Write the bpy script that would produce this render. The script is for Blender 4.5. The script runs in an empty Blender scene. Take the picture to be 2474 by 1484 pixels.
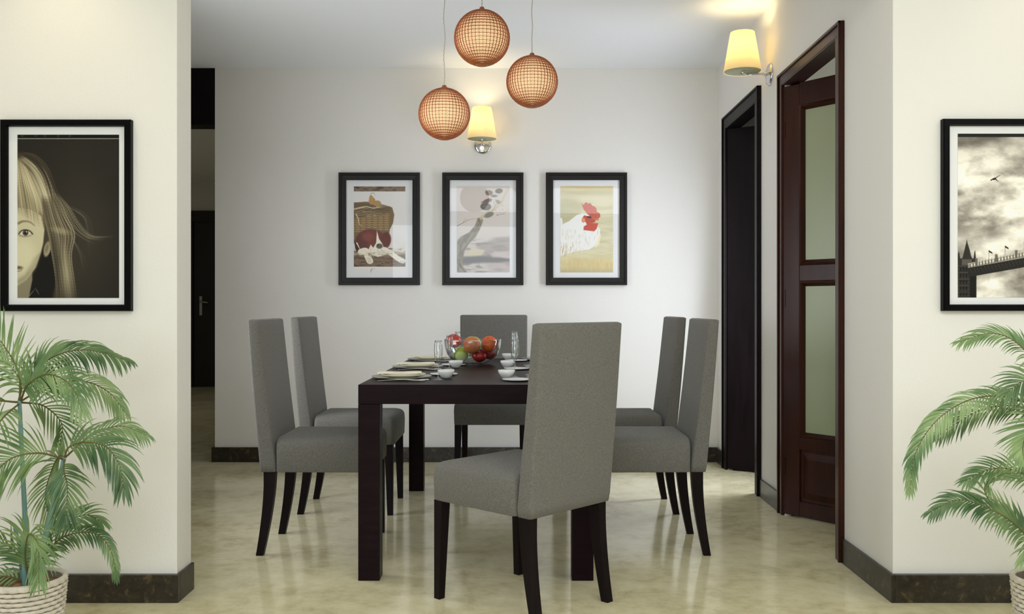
import bpy, bmesh, math, random
import numpy as np
from mathutils import Vector, Matrix
random.seed(7)
C = bpy.context.scene.collection
PI = math.pi
# ------------------------------------------------------------------ camera, world, light, exposure
F = 2220.0; CX = 1241.0; CY = 740.0; CZ = 1.06            # focal length in pixels, horizon, eye height
cam_d = bpy.data.cameras.new('camera'); cam = bpy.data.objects.new('camera', cam_d); C.objects.link(cam)
cam.location = (0, 0, CZ); cam.rotation_euler = (PI/2, 0, 0)
cam_d.sensor_width = 36; cam_d.lens = F/2474*36; cam_d.clip_start = 0.05
cam_d.shift_x = (1237-CX)/2474; cam_d.shift_y = -(742-CY)/2474
bpy.context.scene.camera = cam
sc = bpy.context.scene
sc.view_settings.view_transform = 'Standard'; sc.view_settings.look = 'None'
sc.view_settings.exposure = 0.0; sc.view_settings.gamma = 1.0; sc.view_settings.use_curve_mapping = False
sc.cycles.max_bounces = 10; sc.cycles.diffuse_bounces = 6; sc.cycles.transparent_max_bounces = 24
sc.cycles.use_denoising = True
w = bpy.data.worlds.new('world'); sc.world = w; w.use_nodes = True
w.node_tree.nodes['Background'].inputs[0].default_value = (0.75, 0.85, 1.0, 1); w.node_tree.nodes['Background'].inputs[1].default_value = 1.0

def area(name, loc, target, sx, sy, power, col, spread=PI):
    d = bpy.data.lights.new(name, 'AREA'); d.shape = 'RECTANGLE'; d.size = sx; d.size_y = sy; d.energy = power; d.color = col; d.spread = spread
    o = bpy.data.objects.new(name, d); C.objects.link(o); o.location = loc
    o.rotation_euler = (Vector(target)-Vector(loc)).to_track_quat('-Z', 'Y').to_euler()
    return o
def point(name, loc, power, col, r=0.03):
    d = bpy.data.lights.new(name, 'POINT'); d.energy = power; d.color = col; d.shadow_soft_size = r
    o = bpy.data.objects.new(name, d); C.objects.link(o); o.location = loc; return o
def spot(name, loc, target, power, col, ang, blend=0.8, r=0.04):
    d = bpy.data.lights.new(name, 'SPOT'); d.energy = power; d.color = col; d.spot_size = ang; d.spot_blend = blend; d.shadow_soft_size = r
    o = bpy.data.objects.new(name, d); C.objects.link(o); o.location = loc
    o.rotation_euler = (Vector(target)-Vector(loc)).to_track_quat('-Z', 'Y').to_euler(); return o
DAY = (0.90, 0.96, 1.0)
area('balcony_window_daylight', (-1.0, -2.3, 1.40), (0.6, 6, 1.3), 2.2, 1.9, 45, (0.90, 0.97, 1.0))
area('front_room_ceiling_light', (1.1, 0.9, 2.62), (1.2, 1.5, 0), 4.0, 2.4, 114, (0.97, 0.985, 1.0))
area('far_doorway_daylight', (1.53, 5.36, 1.2), (0.2, 5.42, 0.95), 0.30, 1.8, 22, (0.84, 0.90, 1.0))
area('dining_fill_light', (-1.86, 4.15, 1.25), (1.4, 5.2, 1.7), 1.0, 1.5, 20, (0.92, 0.95, 1.0), math.radians(150))  # added fill for the dining area; the wall behind it has no window
area('side_room_fill_light', (3.6, 4.2, 1.5), (1.5, 4.2, 1.2), 1.0, 1.3, 8.5, (0.95, 1.0, 0.90))  # added fill that dimly lights the side room; no window there
area('corridor_light', (-4.0, 9.0, 2.6), (-4.0, 9.0, 0), .6, .6, 7, (1.0, .95, .85))
spot('downlight_glow_over_portrait', (-1.62, 2.95, 2.66), (-1.62, 3.2, 1.2), 13, (1.0, 0.80, 0.52), math.radians(85), 1.0)
spot('downlight_glow_over_bridge', (1.95, 2.95, 2.66), (1.95, 3.2, 1.2), 5, (1.0, 0.85, 0.62), math.radians(95), 1.0)

# ------------------------------------------------------------------ helpers
def lin(c):
    c = np.asarray(c, float)/255.0
    return np.where(c <= 0.04045, c/12.92, ((c+0.055)/1.055)**2.4)
def px(x, y, s):                                            # photo pixel seen at scale s (pixels per metre) -> world point
    return Vector(((x-CX)/s, F/s, CZ-(y-CY)/s))

class MB:
    def __init__(s): s.v = []; s.f = []; s.sm = []
    def add(s, vs, fs, smooth=False):
        b = len(s.v); s.v += [tuple(v) for v in vs]; s.f += [tuple(b+i for i in f) for f in fs]; s.sm += [smooth]*len(fs); return s
    def box(s, x0, x1, y0, y1, z0, z1):
        vs = [(x, y, z) for z in (z0, z1) for y in (y0, y1) for x in (x0, x1)]
        return s.add(vs, [(0,2,3,1), (4,5,7,6), (0,1,5,4), (2,6,7,3), (0,4,6,2), (1,3,7,5)])
    def lathe(s, prof, n=32, c=(0,0,0), smooth=True, axis='z'):
        vs = []
        for r, z in prof:
            for k in range(n):
                a = 2*PI*k/n; p = (r*math.cos(a), r*math.sin(a), z)
                if axis == 'y': p = (p[0], p[2], p[1])
                if axis == 'x': p = (p[2], p[0], p[1])
                vs.append((p[0]+c[0], p[1]+c[1], p[2]+c[2]))
        fs = []
        for j in range(len(prof)-1):
            for k in range(n):
                a, b = j*n+k, j*n+(k+1) % n; fs.append((a, b, b+n, a+n))
        return s.add(vs, fs, smooth)
    def tube(s, pts, rad, n=8, cap=True):
        pts = [Vector(p) for p in pts]; N = len(pts)
        rads = rad if isinstance(rad, (list, tuple)) else [rad]*N
        up = Vector((0, 0, 1)); vs = []
        prev = None
        for i, p in enumerate(pts):
            t = (pts[min(i+1, N-1)]-pts[max(i-1, 0)]).normalized()
            a = prev if prev is not None else (up if abs(t.z) < .9 else Vector((1, 0, 0)))
            b = t.cross(a).normalized(); a = b.cross(t).normalized(); prev = a
            for k in range(n):
                an = 2*PI*k/n; vs.append(p+(a*math.cos(an)+b*math.sin(an))*rads[i])
        fs = [(j*n+k, j*n+(k+1) % n, (j+1)*n+(k+1) % n, (j+1)*n+k) for j in range(N-1) for k in range(n)]
        s.add(vs, fs, True)
        if cap:
            b = len(s.v)-N*n; s.f += [tuple(b+k for k in range(n))[::-1], tuple(b+(N-1)*n+k for k in range(n))]; s.sm += [False, False]
        return s
    def loft(s, secs, smooth=True, cap=True, closed=True):  # sections: lists of equally many points
        n = len(secs[0]); vs = [p for q in secs for p in q]
        kk = n if closed else n-1
        fs = [(j*n+k, j*n+(k+1) % n, (j+1)*n+(k+1) % n, (j+1)*n+k) for j in range(len(secs)-1) for k in range(kk)]
        s.add(vs, fs, smooth)
        if cap:
            b = len(s.v)-len(vs); s.f += [tuple(b+k for k in range(n))[::-1], tuple(b+(len(secs)-1)*n+k for k in range(n))]; s.sm += [False, False]
        return s
    def shear(s):                                           # the right-hand wall runs half a degree off the room's axis
        s.v = [(x+(y-3.3)*0.0095, y, z) for x, y, z in s.v]; return s

def obj(name, mb, m, parent=None, bevel=0, seg=2, weld=False, subsurf=0):
    me = bpy.data.meshes.new(name); me.from_pydata(mb.v, [], mb.f)
    me.polygons.foreach_set('use_smooth', mb.sm)
    me.materials.append(m); me.update()
    bm = bmesh.new(); bm.from_mesh(me)
    if weld: bmesh.ops.remove_doubles(bm, verts=bm.verts, dist=1e-5)
    bmesh.ops.recalc_face_normals(bm, faces=bm.faces); bm.to_mesh(me); bm.free()
    o = bpy.data.objects.new(name, me); C.objects.link(o)
    if parent is not None: o.parent = parent
    if bevel:
        b = o.modifiers.new('bevel', 'BEVEL'); b.width = bevel; b.segments = seg; b.limit_method = 'ANGLE'; b.angle_limit = 0.6; b.harden_normals = False
        me.polygons.foreach_set('use_smooth', [True]*len(me.polygons))
        wn = o.modifiers.new('wn', 'WEIGHTED_NORMAL'); wn.keep_sharp = True
    if subsurf:
        u = o.modifiers.new('sub', 'SUBSURF'); u.levels = subsurf; u.render_levels = subsurf
    return o
def tag(o, label, cat, group=None, kind=None):
    o['label'] = label; o['category'] = cat
    if group: o['group'] = group
    if kind: o['kind'] = kind
    return o
def thing(name, label, cat, loc=(0,0,0), rz=0, group=None):
    o = bpy.data.objects.new(name, None); C.objects.link(o); o.location = loc; o.rotation_euler = (0, 0, rz); o.empty_display_size = 0.1
    return tag(o, label, cat, group)
def struct(name, mb, m, parent=None, label=None, **k):
    o = obj(name, mb, m, parent, **k)
    if parent is None:
        o['kind'] = 'structure'
        if label: o['label'] = label
    return o
def dup(root, loc, rz, label, group=None):
    r = root.copy(); C.objects.link(r); r.location = loc; r.rotation_euler = (0, 0, rz); r['label'] = label
    if group: r['group'] = group
    for ch in list(root.children):
        c = ch.copy(); C.objects.link(c); c.parent = r
        for g in ch.children:
            d = g.copy(); C.objects.link(d); d.parent = c
    return r

# ------------------------------------------------------------------ materials
def new_mat(name):
    m = bpy.data.materials.new(name); m.use_nodes = True
    nt = m.node_tree; return m, nt, nt.nodes['Principled BSDF'], nt.links
def mat(name, rgb, rough=0.5, metal=0, spec=0.5, bump=0, bscale=200, var=0, vscale=8, coat=0, stretch=None):
    m, nt, b, L = new_mat(name); N = nt.nodes
    col = tuple(lin(rgb))+(1,)
    b.inputs['Base Color'].default_value = col; b.inputs['Roughness'].default_value = rough; b.inputs['Metallic'].default_value = metal
    b.inputs['Specular IOR Level'].default_value = spec; b.inputs['Coat Weight'].default_value = coat; b.inputs['Coat Roughness'].default_value = 0.08
    tc = N.new('ShaderNodeTexCoord'); mp = N.new('ShaderNodeMapping'); L.new(tc.outputs['Object'], mp.inputs[0])
    if stretch: mp.inputs['Scale'].default_value = stretch
    if var:
        n = N.new('ShaderNodeTexNoise'); n.inputs['Scale'].default_value = vscale; n.inputs['Detail'].default_value = 5; L.new(mp.outputs[0], n.inputs['Vector'])
        mx = N.new('ShaderNodeMix'); mx.data_type = 'RGBA'
        mx.inputs[6].default_value = tuple(c*(1-var) for c in col[:3])+(1,); mx.inputs[7].default_value = tuple(min(1, c*(1+var)) for c in col[:3])+(1,)
        rp = N.new('ShaderNodeMapRange'); rp.inputs[1].default_value = .3; rp.inputs[2].default_value = .7
        L.new(n.outputs['Fac'], rp.inputs[0]); L.new(rp.outputs[0], mx.inputs[0]); L.new(mx.outputs[2], b.inputs['Base Color'])
    if bump:
        n = N.new('ShaderNodeTexNoise'); n.inputs['Scale'].default_value = bscale; n.inputs['Detail'].default_value = 3; L.new(mp.outputs[0], n.inputs['Vector'])
        bp = N.new('ShaderNodeBump'); bp.inputs['Strength'].default_value = bump; bp.inputs['Distance'].default_value = 0.002
        L.new(n.outputs['Fac'], bp.inputs['Height']); L.new(bp.outputs[0], b.inputs['Normal'])
    return m
M = {}
M['wall'] = mat('wall_paint', (232, 230, 226), 0.85, spec=0.2, bump=0.25, bscale=90)
M['ceiling'] = mat('ceiling_paint', (240, 243, 247), 0.9, spec=0.1)
M['wenge'] = mat('dark_wenge_wood', (20, 12, 14), 0.42, spec=.12, var=0.35, vscale=6, stretch=(6, 6, .6), bump=0.1, bscale=60)
M['table'] = mat('dark_table_wood', (24, 10, 13), 0.38, spec=.07, var=0.3, vscale=8, stretch=(1, 8, 8), bump=0.06, bscale=60)
M['brown'] = mat('polished_brown_wood', (50, 21, 9), 0.3, spec=.22, var=0.35, vscale=5, stretch=(5, 5, .5))
M['blackdoor'] = mat('black_brown_door', (24, 16, 16), 0.5, var=0.2)
M['frame_black'] = mat('black_gloss_frame', (5, 5, 6), 0.3, spec=.08)
M['frame_dark'] = mat('dark_frame', (29, 27, 26), 0.35, spec=.2)
M['mat_white'] = mat('white_mount_card', (232, 233, 235), 0.8)
M['chrome'] = mat('chrome', (215, 215, 218), 0.12, metal=1)
M['steel'] = mat('cutlery_steel', (190, 188, 182), 0.2, metal=1)
M['china'] = mat('white_china', (228, 230, 228), 0.18)
M['cream'] = mat('cream_napkin', (226, 220, 198), 0.7, bump=.1)
M['charger'] = mat('grey_charger', (150, 150, 132), 0.25)
M['cord'] = mat('twisted_cord', (205, 200, 190), 0.6)
M['soil'] = mat('brown_soil', (128, 98, 66), 0.95, var=0.5, vscale=60, bump=1, bscale=90)
M['cane'] = mat('teal_cane', (112, 152, 150), 0.5, var=0.25, vscale=14, stretch=(1, 1, .4))
M['stalk'] = mat('brown_stalk', (98, 92, 40), 0.6, var=.3)
M['wicker'] = mat('white_wicker', (214, 206, 192), 0.7, var=0.12, vscale=40)
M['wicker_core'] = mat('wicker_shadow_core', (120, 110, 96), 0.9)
M['copper'] = mat('copper_wire', (176, 106, 64), 0.5, metal=0.2, var=.15, vscale=30)

def fabric(name, rgb):
    m, nt, b, L = new_mat(name); N = nt.nodes
    b.inputs['Roughness'].default_value = 0.95; b.inputs['Specular IOR Level'].default_value = 0.15; b.inputs['Sheen Weight'].default_value = 0.15
    tc = N.new('ShaderNodeTexCoord')
    ns = []
    for sc_ in ((900, 900, 120), (120, 120, 900)):
        mp = N.new('ShaderNodeMapping'); mp.inputs['Scale'].default_value = sc_; L.new(tc.outputs['Object'], mp.inputs[0])
        n = N.new('ShaderNodeTexNoise'); n.inputs['Scale'].default_value = 1; n.inputs['Detail'].default_value = 2; L.new(mp.outputs[0], n.inputs['Vector']); ns.append(n)
    ad = N.new('ShaderNodeMath'); ad.operation = 'ADD'; L.new(ns[0].outputs['Fac'], ad.inputs[0]); L.new(ns[1].outputs['Fac'], ad.inputs[1])
    mr = N.new('ShaderNodeMapRange'); mr.inputs[1].default_value = .75; mr.inputs[2].default_value = 1.25; L.new(ad.outputs[0], mr.inputs[0])
    mx = N.new('ShaderNodeMix'); mx.data_type = 'RGBA'; c = lin(rgb)
    mx.inputs[6].default_value = tuple(c*0.72)+(1,); mx.inputs[7].default_value = tuple(c*1.28)+(1,)
    L.new(mr.outputs[0], mx.inputs[0]); L.new(mx.outputs[2], b.inputs['Base Color'])
    bp = N.new('ShaderNodeBump'); bp.inputs['Strength'].default_value = .35; bp.inputs['Distance'].default_value = .001
    L.new(mr.outputs[0], bp.inputs['Height']); L.new(bp.outputs[0], b.inputs['Normal'])
    return m
M['fabric'] = fabric('grey_upholstery', (108, 106, 101))

def marble_floor():
    m, nt, b, L = new_mat('polished_beige_marble'); N = nt.nodes
    tc = N.new('ShaderNodeTexCoord')
    n1 = N.new('ShaderNodeTexNoise'); n1.inputs['Scale'].default_value = 3.2; n1.inputs['Detail'].default_value = 9; n1.inputs['Roughness'].default_value = .62; n1.inputs['Distortion'].default_value = .5
    n2 = N.new('ShaderNodeTexNoise'); n2.inputs['Scale'].default_value = 14; n2.inputs['Detail'].default_value = 8; n2.inputs['Roughness'].default_value = .7
    L.new(tc.outputs['Object'], n1.inputs['Vector']); L.new(tc.outputs['Object'], n2.inputs['Vector'])
    r = N.new('ShaderNodeValToRGB'); e = r.color_ramp.elements
    e[0].position = .32; e[0].color = tuple(lin((180, 168, 129)))+(1,)
    e[1].position = .68; e[1].color = tuple(lin((237, 230, 198)))+(1,)
    k = e.new(.5); k.color = tuple(lin((219, 211, 174)))+(1,)
    mx = N.new('ShaderNodeMix'); mx.data_type = 'FLOAT'; mx.inputs[0].default_value = .45
    L.new(n1.outputs['Fac'], mx.inputs[2]); L.new(n2.outputs['Fac'], mx.inputs[3]); L.new(mx.outputs[0], r.inputs[0])
    L.new(r.outputs[0], b.inputs['Base Color'])
    b.inputs['Roughness'].default_value = .13; b.inputs['Specular IOR Level'].default_value = .5
    return m
M['floor'] = marble_floor()
def dark_marble():
    m, nt, b, L = new_mat('dark_brown_marble'); N = nt.nodes
    tc = N.new('ShaderNodeTexCoord')
    n1 = N.new('ShaderNodeTexNoise'); n1.inputs['Scale'].default_value = 28; n1.inputs['Detail'].default_value = 9; n1.inputs['Roughness'].default_value = .72; n1.inputs['Distortion'].default_value = .6
    L.new(tc.outputs['Object'], n1.inputs['Vector'])
    r = N.new('ShaderNodeValToRGB'); e = r.color_ramp.elements
    e[0].position = .38; e[0].color = tuple(lin((24, 20, 15)))+(1,)
    e[1].position = .72; e[1].color = tuple(lin((108, 90, 60)))+(1,)
    k = e.new(.55); k.color = tuple(lin((44, 37, 27)))+(1,)
    L.new(n1.outputs['Fac'], r.inputs[0]); L.new(r.outputs[0], b.inputs['Base Color']); b.inputs['Roughness'].default_value = .3
    return m
M['skirt'] = dark_marble()

def thin_glass(name, tint=(0.97, 0.98, 0.98), ior=1.5, rough=0.0, gain=1.0, edge=1.0):
    m = bpy.data.materials.new(name); m.use_nodes = True; nt = m.node_tree; N = nt.nodes; L = nt.links; N.clear()
    out = N.new('ShaderNodeOutputMaterial'); mix = N.new('ShaderNodeMixShader'); tr = N.new('ShaderNodeBsdfTransparent'); gl = N.new('ShaderNodeBsdfGlossy')
    fr = N.new('ShaderNodeFresnel'); fr.inputs[0].default_value = ior; mu = N.new('ShaderNodeMath'); mu.operation = 'MULTIPLY'; mu.inputs[1].default_value = gain; mu.use_clamp = True
    ge = N.new('ShaderNodeNewGeometry'); ma = N.new('ShaderNodeMath'); ma.operation = 'MULTIPLY_ADD'; ma.inputs[1].default_value = 1/ior-ior; ma.inputs[2].default_value = ior
    L.new(ge.outputs['Backfacing'], ma.inputs[0]); L.new(ma.outputs[0], fr.inputs[0])
    lw = N.new('ShaderNodeLayerWeight'); lw.inputs[0].default_value = .35; pw = N.new('ShaderNodeMath'); pw.operation = 'POWER'; pw.inputs[1].default_value = 2.0
    tm = N.new('ShaderNodeMix'); tm.data_type = 'RGBA'; tm.inputs[6].default_value = tint+(1,); tm.inputs[7].default_value = tuple(c*edge for c in tint)+(1,)
    L.new(lw.outputs['Facing'], pw.inputs[0]); L.new(pw.outputs[0], tm.inputs[0]); L.new(tm.outputs[2], tr.inputs[0])
    tr.inputs[0].default_value = tint+(1,); gl.inputs['Roughness'].default_value = rough; gl.inputs[0].default_value = (1, 1, 1, 1)
    L.new(fr.outputs[0], mu.inputs[0]); L.new(mu.outputs[0], mix.inputs[0]); L.new(tr.outputs[0], mix.inputs[1]); L.new(gl.outputs[0], mix.inputs[2]); L.new(mix.outputs[0], out.inputs[0])
    return m
M['glass'] = thin_glass('drinking_glass', (0.95, 0.96, 0.96), 1.5, .02, 1.7, .3)
M['pane'] = thin_glass('picture_glass', (0.99, 0.99, 0.99), 1.45, 0.0, 1.0)
def frosted():
    m, nt, b, L = new_mat('frosted_green_glass')
    b.inputs['Base Color'].default_value = tuple(lin((176, 186, 150)))+(1,); b.inputs['Roughness'].default_value = .3
    b.inputs['Transmission Weight'].default_value = .35
    return m
M['frosted'] = frosted()
def emit(name, rgb, st):
    m, nt, b, L = new_mat(name); b.inputs['Base Color'].default_value = tuple(rgb)+(1,)
    b.inputs['Emission Color'].default_value = tuple(rgb)+(1,); b.inputs['Emission Strength'].default_value = st; b.inputs['Roughness'].default_value = .8
    return m
M['globe_core'] = emit('warm_globe_diffuser', (0.95, 0.74, 0.44), 0.62)
def shade_mat():                                            # lit fabric: brighter where the bulb sits
    m, nt, b, L = new_mat('lit_cream_shade'); N = nt.nodes
    b.inputs['Base Color'].default_value = (0.78, 0.72, 0.52, 1); b.inputs['Roughness'].default_value = .9
    tr = N.new('ShaderNodeBsdfTranslucent'); tr.inputs[0].default_value = (0.95, 0.85, 0.58, 1)
    mx = N.new('ShaderNodeMixShader'); mx.inputs[0].default_value = .5
    out = N['Material Output']; L.new(b.outputs[0], mx.inputs[1]); L.new(tr.outputs[0], mx.inputs[2]); L.new(mx.outputs[0], out.inputs[0])
    b.inputs['Emission Color'].default_value = (1.0, 0.86, 0.55, 1); b.inputs['Emission Strength'].default_value = .35
    return m
M['shade'] = shade_mat()
M['underside'] = mat('frosted_underside', (176, 178, 150), .6)
M['bulb'] = emit('bulb_glow', (1.0, 0.85, 0.55), 3.0)

def leaf_mat(name, a, b_):
    m, nt, b, L = new_mat(name); N = nt.nodes
    oi = N.new('ShaderNodeTexCoord'); n = N.new('ShaderNodeTexNoise'); n.inputs['Scale'].default_value = 9; n.inputs['Detail'].default_value = 2
    L.new(oi.outputs['Object'], n.inputs['Vector'])
    mr = N.new('ShaderNodeMapRange'); mr.inputs[1].default_value = .35; mr.inputs[2].default_value = .65; L.new(n.outputs['Fac'], mr.inputs[0])
    mx = N.new('ShaderNodeMix'); mx.data_type = 'RGBA'; mx.inputs[6].default_value = tuple(lin(a))+(1,); mx.inputs[7].default_value = tuple(lin(b_))+(1,)
    L.new(mr.outputs[0], mx.inputs[0]); L.new(mx.outputs[2], b.inputs['Base Color']); b.inputs['Roughness'].default_value = .42
    tr = N.new('ShaderNodeBsdfTranslucent'); L.new(mx.outputs[2], tr.inputs[0]); ms = N.new('ShaderNodeMixShader'); ms.inputs[0].default_value = .35
    L.new(b.outputs[0], ms.inputs[1]); L.new(tr.outputs[0], ms.inputs[2]); L.new(ms.outputs[0], N['Material Output'].inputs[0])
    return m
M['leaf'] = leaf_mat('pale_green_leaf', (92, 128, 76), (156, 180, 124))
M['leaf2'] = leaf_mat('mid_green_leaf', (66, 100, 60), (126, 152, 100))

def fruit_mat(name, a, b_, rough=.35, scale=9, bump=0, speck=None):
    m, nt, b, L = new_mat(name); N = nt.nodes; tc = N.new('ShaderNodeTexCoord')
    n = N.new('ShaderNodeTexNoise'); n.inputs['Scale'].default_value = scale; n.inputs['Detail'].default_value = 4; L.new(tc.outputs['Object'], n.inputs['Vector'])
    mr = N.new('ShaderNodeMapRange'); mr.inputs[1].default_value = .36; mr.inputs[2].default_value = .64; L.new(n.outputs['Fac'], mr.inputs[0])
    mx = N.new('ShaderNodeMix'); mx.data_type = 'RGBA'; mx.inputs[6].default_value = tuple(lin(a))+(1,); mx.inputs[7].default_value = tuple(lin(b_))+(1,)
    L.new(mr.outputs[0], mx.inputs[0]); L.new(mx.outputs[2], b.inputs['Base Color']); b.inputs['Roughness'].default_value = rough
    if bump:
        v = N.new('ShaderNodeTexVoronoi'); v.inputs['Scale'].default_value = 260; L.new(tc.outputs['Object'], v.inputs['Vector'])
        bp = N.new('ShaderNodeBump'); bp.inputs['Strength'].default_value = bump; bp.inputs['Distance'].default_value = .001; L.new(v.outputs['Distance'], bp.inputs['Height']); L.new(bp.outputs[0], b.inputs['Normal'])
    return m

# ------------------------------------------------------------------ the setting
H = 2.682; YF = 3.30; YB = 6.26; XR = 1.362
fl = MB().box(-6.2, 4.2, -2.6, 12.3, -0.1, 0.0); struct('floor', fl, M['floor'], label='polished beige marble floor')
ce = MB().box(-6.2, 4.2, -2.6, 12.3, H, H+.1); struct('ceiling', ce, M['ceiling'], label='plain pale ceiling')
# front room around the camera: side walls, and a back wall with the balcony opening
struct('wall_front_left_side', MB().box(-3.4, -3.25, -2.6, YF, 0, H), M['wall'])
struct('wall_front_right_side', MB().box(3.25, 3.4, -2.6, YF, 0, H), M['wall'])
wb = MB().box(-3.4, -2.2, -2.6, -2.45, 0, H).box(.2, 3.4, -2.6, -2.45, 0, H).box(-2.2, .2, -2.6, -2.45, 2.4, H).box(-2.2, .2, -2.6, -2.45, 0, 0.35)
struct('wall_behind_camera', wb, M['wall'])
# piers that narrow the way into the dining area
struct('wall_left', MB().box(-3.4, -1.209, YF, YF+.145, 0, H), M['wall'], bevel=.003, label='left pier wall with the framed portrait')
struct('wall_right_pier', MB().box(XR, 4.2, YF, YF+.14, 0, H), M['wall'], bevel=.003, label='right pier wall with the framed bridge print')
# the right-hand wall with its two doorways
D1 = (3.85, 4.66, 2.185); D2 = (5.19, 5.95, 2.215)
wr = MB()
for y0, y1, z0 in ((YF+.14, D1[0], 0), (D1[0], D1[1], D1[2]), (D1[1], D2[0], 0), (D2[0], D2[1], D2[2]), (D2[1], YB, 0)):
    wr.box(XR, XR+.07, y0, y1, z0, H)
struct('wall_right', wr.shear(), M['wall'], label='right-hand wall with the two doorways')
struct('trim_2', MB().box(-1.25, XR+.05, YF+.002, YF+.138, 2.24, H), M['wall'], label='unseen beam added over the opening to block ceiling light')  # unseen beam, put in to cut front ceiling light off the dining area
struct('side_room_light_block', MB().box(XR+.09, 4.05, 4.9, 5.0, 0, H), M['wall'])  # unseen divider, added to keep far doorway light out of the nearer room
struct('wall_back', MB().box(-2.035, XR+.16, YB, YB+.2, 0, H), M['wall'], label='back wall with three framed pictures')
struct('wall_side_room_back', MB().box(XR+.16, 4.2, YB, YB+.15, 0, H), M['wall'])
struct('wall_side_room_right', MB().box(4.05, 4.2, YF+.14, YB, 0, H), M['wall'])
struct('wall_dining_left', MB().box(-2.05, -1.95, YF+.145, 4.9, 0, H), M['wall'])
# corridor to the left and beyond
struct('wall_corridor_far', MB().box(-6.2, 0, 12.07, 12.2, 0, H), M['wall'])
struct('wall_corridor_right', MB().box(-1.9, -1.75, YB+.2, 12.07, 0, H), M['wall'])
struct('wall_corridor_left', MB().box(-6.2, -6.05, YF, 12.07, 0, H), M['wall'])
struct('wall_corridor_near', MB().box(-6.05, -3.4, YF, YF+.14, 0, H), M['wall'])
struct('trim_1', MB().box(-6.05, -2.037, YB-.004, YB+.15, 2.295, H-.001), M['wenge'], label='dark wooden panel over the corridor opening')

# skirting
sk = .02; sh = .10
b = MB().box(-3.25, -1.209+sk*.6, YF-.022, YF, 0, sh).box(-1.209, -1.209+.012, YF, YF+.145, 0, sh)
struct('baseboard_left', b, M['skirt'], bevel=.002, label='dark speckled marble skirting round the left pier')
b = MB().box(XR-.014, XR, YF-.022, 3.79, 0, sh).shear(); b.box(XR, 3.25, YF-.022, YF, 0, sh)
struct('baseboard_right', b, M['skirt'], bevel=.002, label='dark speckled marble skirting round the right pier')
struct('baseboard_right_middle', MB().box(XR-.014, XR, 4.745, 5.10, 0, sh).shear(), M['skirt'], bevel=.002)
struct('baseboard_right_corner', MB().box(XR-.014, XR, 6.03, YB-.02, 0, sh).shear(), M['skirt'], bevel=.002)
struct('baseboard_back', MB().box(-2.035-.018, XR+.027, YB-.02, YB, 0, sh).box(-2.053, -2.035, YB, YB+.2, 0, sh), M['skirt'], bevel=.002, label='dark speckled marble skirting on the back wall')

# ---- doors. (frame boxes are laid along the wall; the leaf swings from the far jamb into the side room)
def doorway(name, y0, y1, ztop, m, tw, label, hinge, ang, width, leaf_h):
    r = bpy.data.objects.new(name, None); C.objects.link(r); r['kind'] = 'structure'; r['label'] = label
    r.location = (XR+(y1-3.3)*.0095, y1, 0)
    off = Vector(r.location)
    def L_(mb):
        mb.shear(); mb.v = [(v[0]-off.x, v[1]-off.y, v[2]) for v in mb.v]; return mb
    for nm, bb in (('jamb', (y0-tw, y0, 0, ztop)), ('jamb', (y1, y1+tw, 0, ztop)), ('head', (y0-tw, y1+tw, ztop, ztop+tw))):
        mb = MB(); mb.box(XR-.018, XR, bb[0], bb[1], bb[2], bb[3])
        st = .012                                            # raised outer bead of the architrave
        if nm == 'head': mb.box(XR-.026, XR-.018, bb[0], bb[1], bb[3]-st, bb[3])
        elif bb[1] <= y0+1e-6: mb.box(XR-.026, XR-.018, bb[0], bb[0]+st, 0, ztop+tw)
        else: mb.box(XR-.026, XR-.018, bb[1]-st, bb[1], 0, ztop+tw)
        obj('architrave' if nm == 'head' else 'architrave', L_(mb), m, r, bevel=.002)
    lin_ = MB().box(XR-.016, XR+.075, y0-.001, y0+.012, 0, ztop).box(XR-.016, XR+.075, y0, y1, ztop-.006, ztop+.001)
    lin_.box(XR+.03, XR+.075, y1-.012, y1+.001, 0, ztop)
    obj('door_lining', L_(lin_), m, r, bevel=.001)
    return r
def pivot(r, world, ang):
    """vertices given as (u along leaf, t thickness, z) -> local coordinates of the door empty"""
    d = Vector((math.sin(ang), -math.cos(ang), 0)); n = Vector((math.cos(ang), math.sin(ang), 0))
    base = Vector(world)-Vector(r.location)
    def f(mb):
        mb.v = [tuple(base+d*v[0]+n*v[1]+Vector((0, 0, v[2]))) for v in mb.v]; return mb
    return f
d1 = doorway('door_1', D1[0], D1[1], D1[2], M['brown'], .056, 'polished brown half-open door with two frosted glass panels, nearer doorway', None, 0, 0, 0)
hx = 1.374; LW = .79; LT = .038
pv = pivot(d1, (hx, 4.655, 0), math.radians(37.6))
leaf = MB()
leaf.box(-.010, .085, 0, LT, .008, 2.172).box(LW-.085, LW, 0, LT, .008, 2.172)
zs = [(.008, .085), (.345, .405), (1.185, 1.265), (2.065, 2.177)]
for a, c in zs: leaf.box(.085, LW-.085, 0, LT, a, c)
lf = obj('door_leaf', pv(leaf), M['brown'], d1, bevel=.003)
def moulding(u0, u1, z0, z1, wd, t0, t1):
    mb = MB()
    o_ = [(u0, z0), (u1, z0), (u1, z1), (u0, z1)]; i_ = [(u0+wd, z0+wd), (u1-wd, z0+wd), (u1-wd, z1-wd), (u0+wd, z1-wd)]
    m_ = [(u0+wd*.4, z0+wd*.4), (u1-wd*.4, z0+wd*.4), (u1-wd*.4, z1-wd*.4), (u0+wd*.4, z1-wd*.4)]
    vs = [(p[0], t0, p[1]) for p in o_]+[(p[0], t0-.004, p[1]) for p in m_]+[(p[0], t1, p[1]) for p in i_]
    fs = []
    for k in range(4):
        j = (k+1) % 4; fs += [(k, j, 4+j, 4+k), (4+k, 4+j, 8+j, 8+k)]
    return mb.add(vs, fs)
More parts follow.
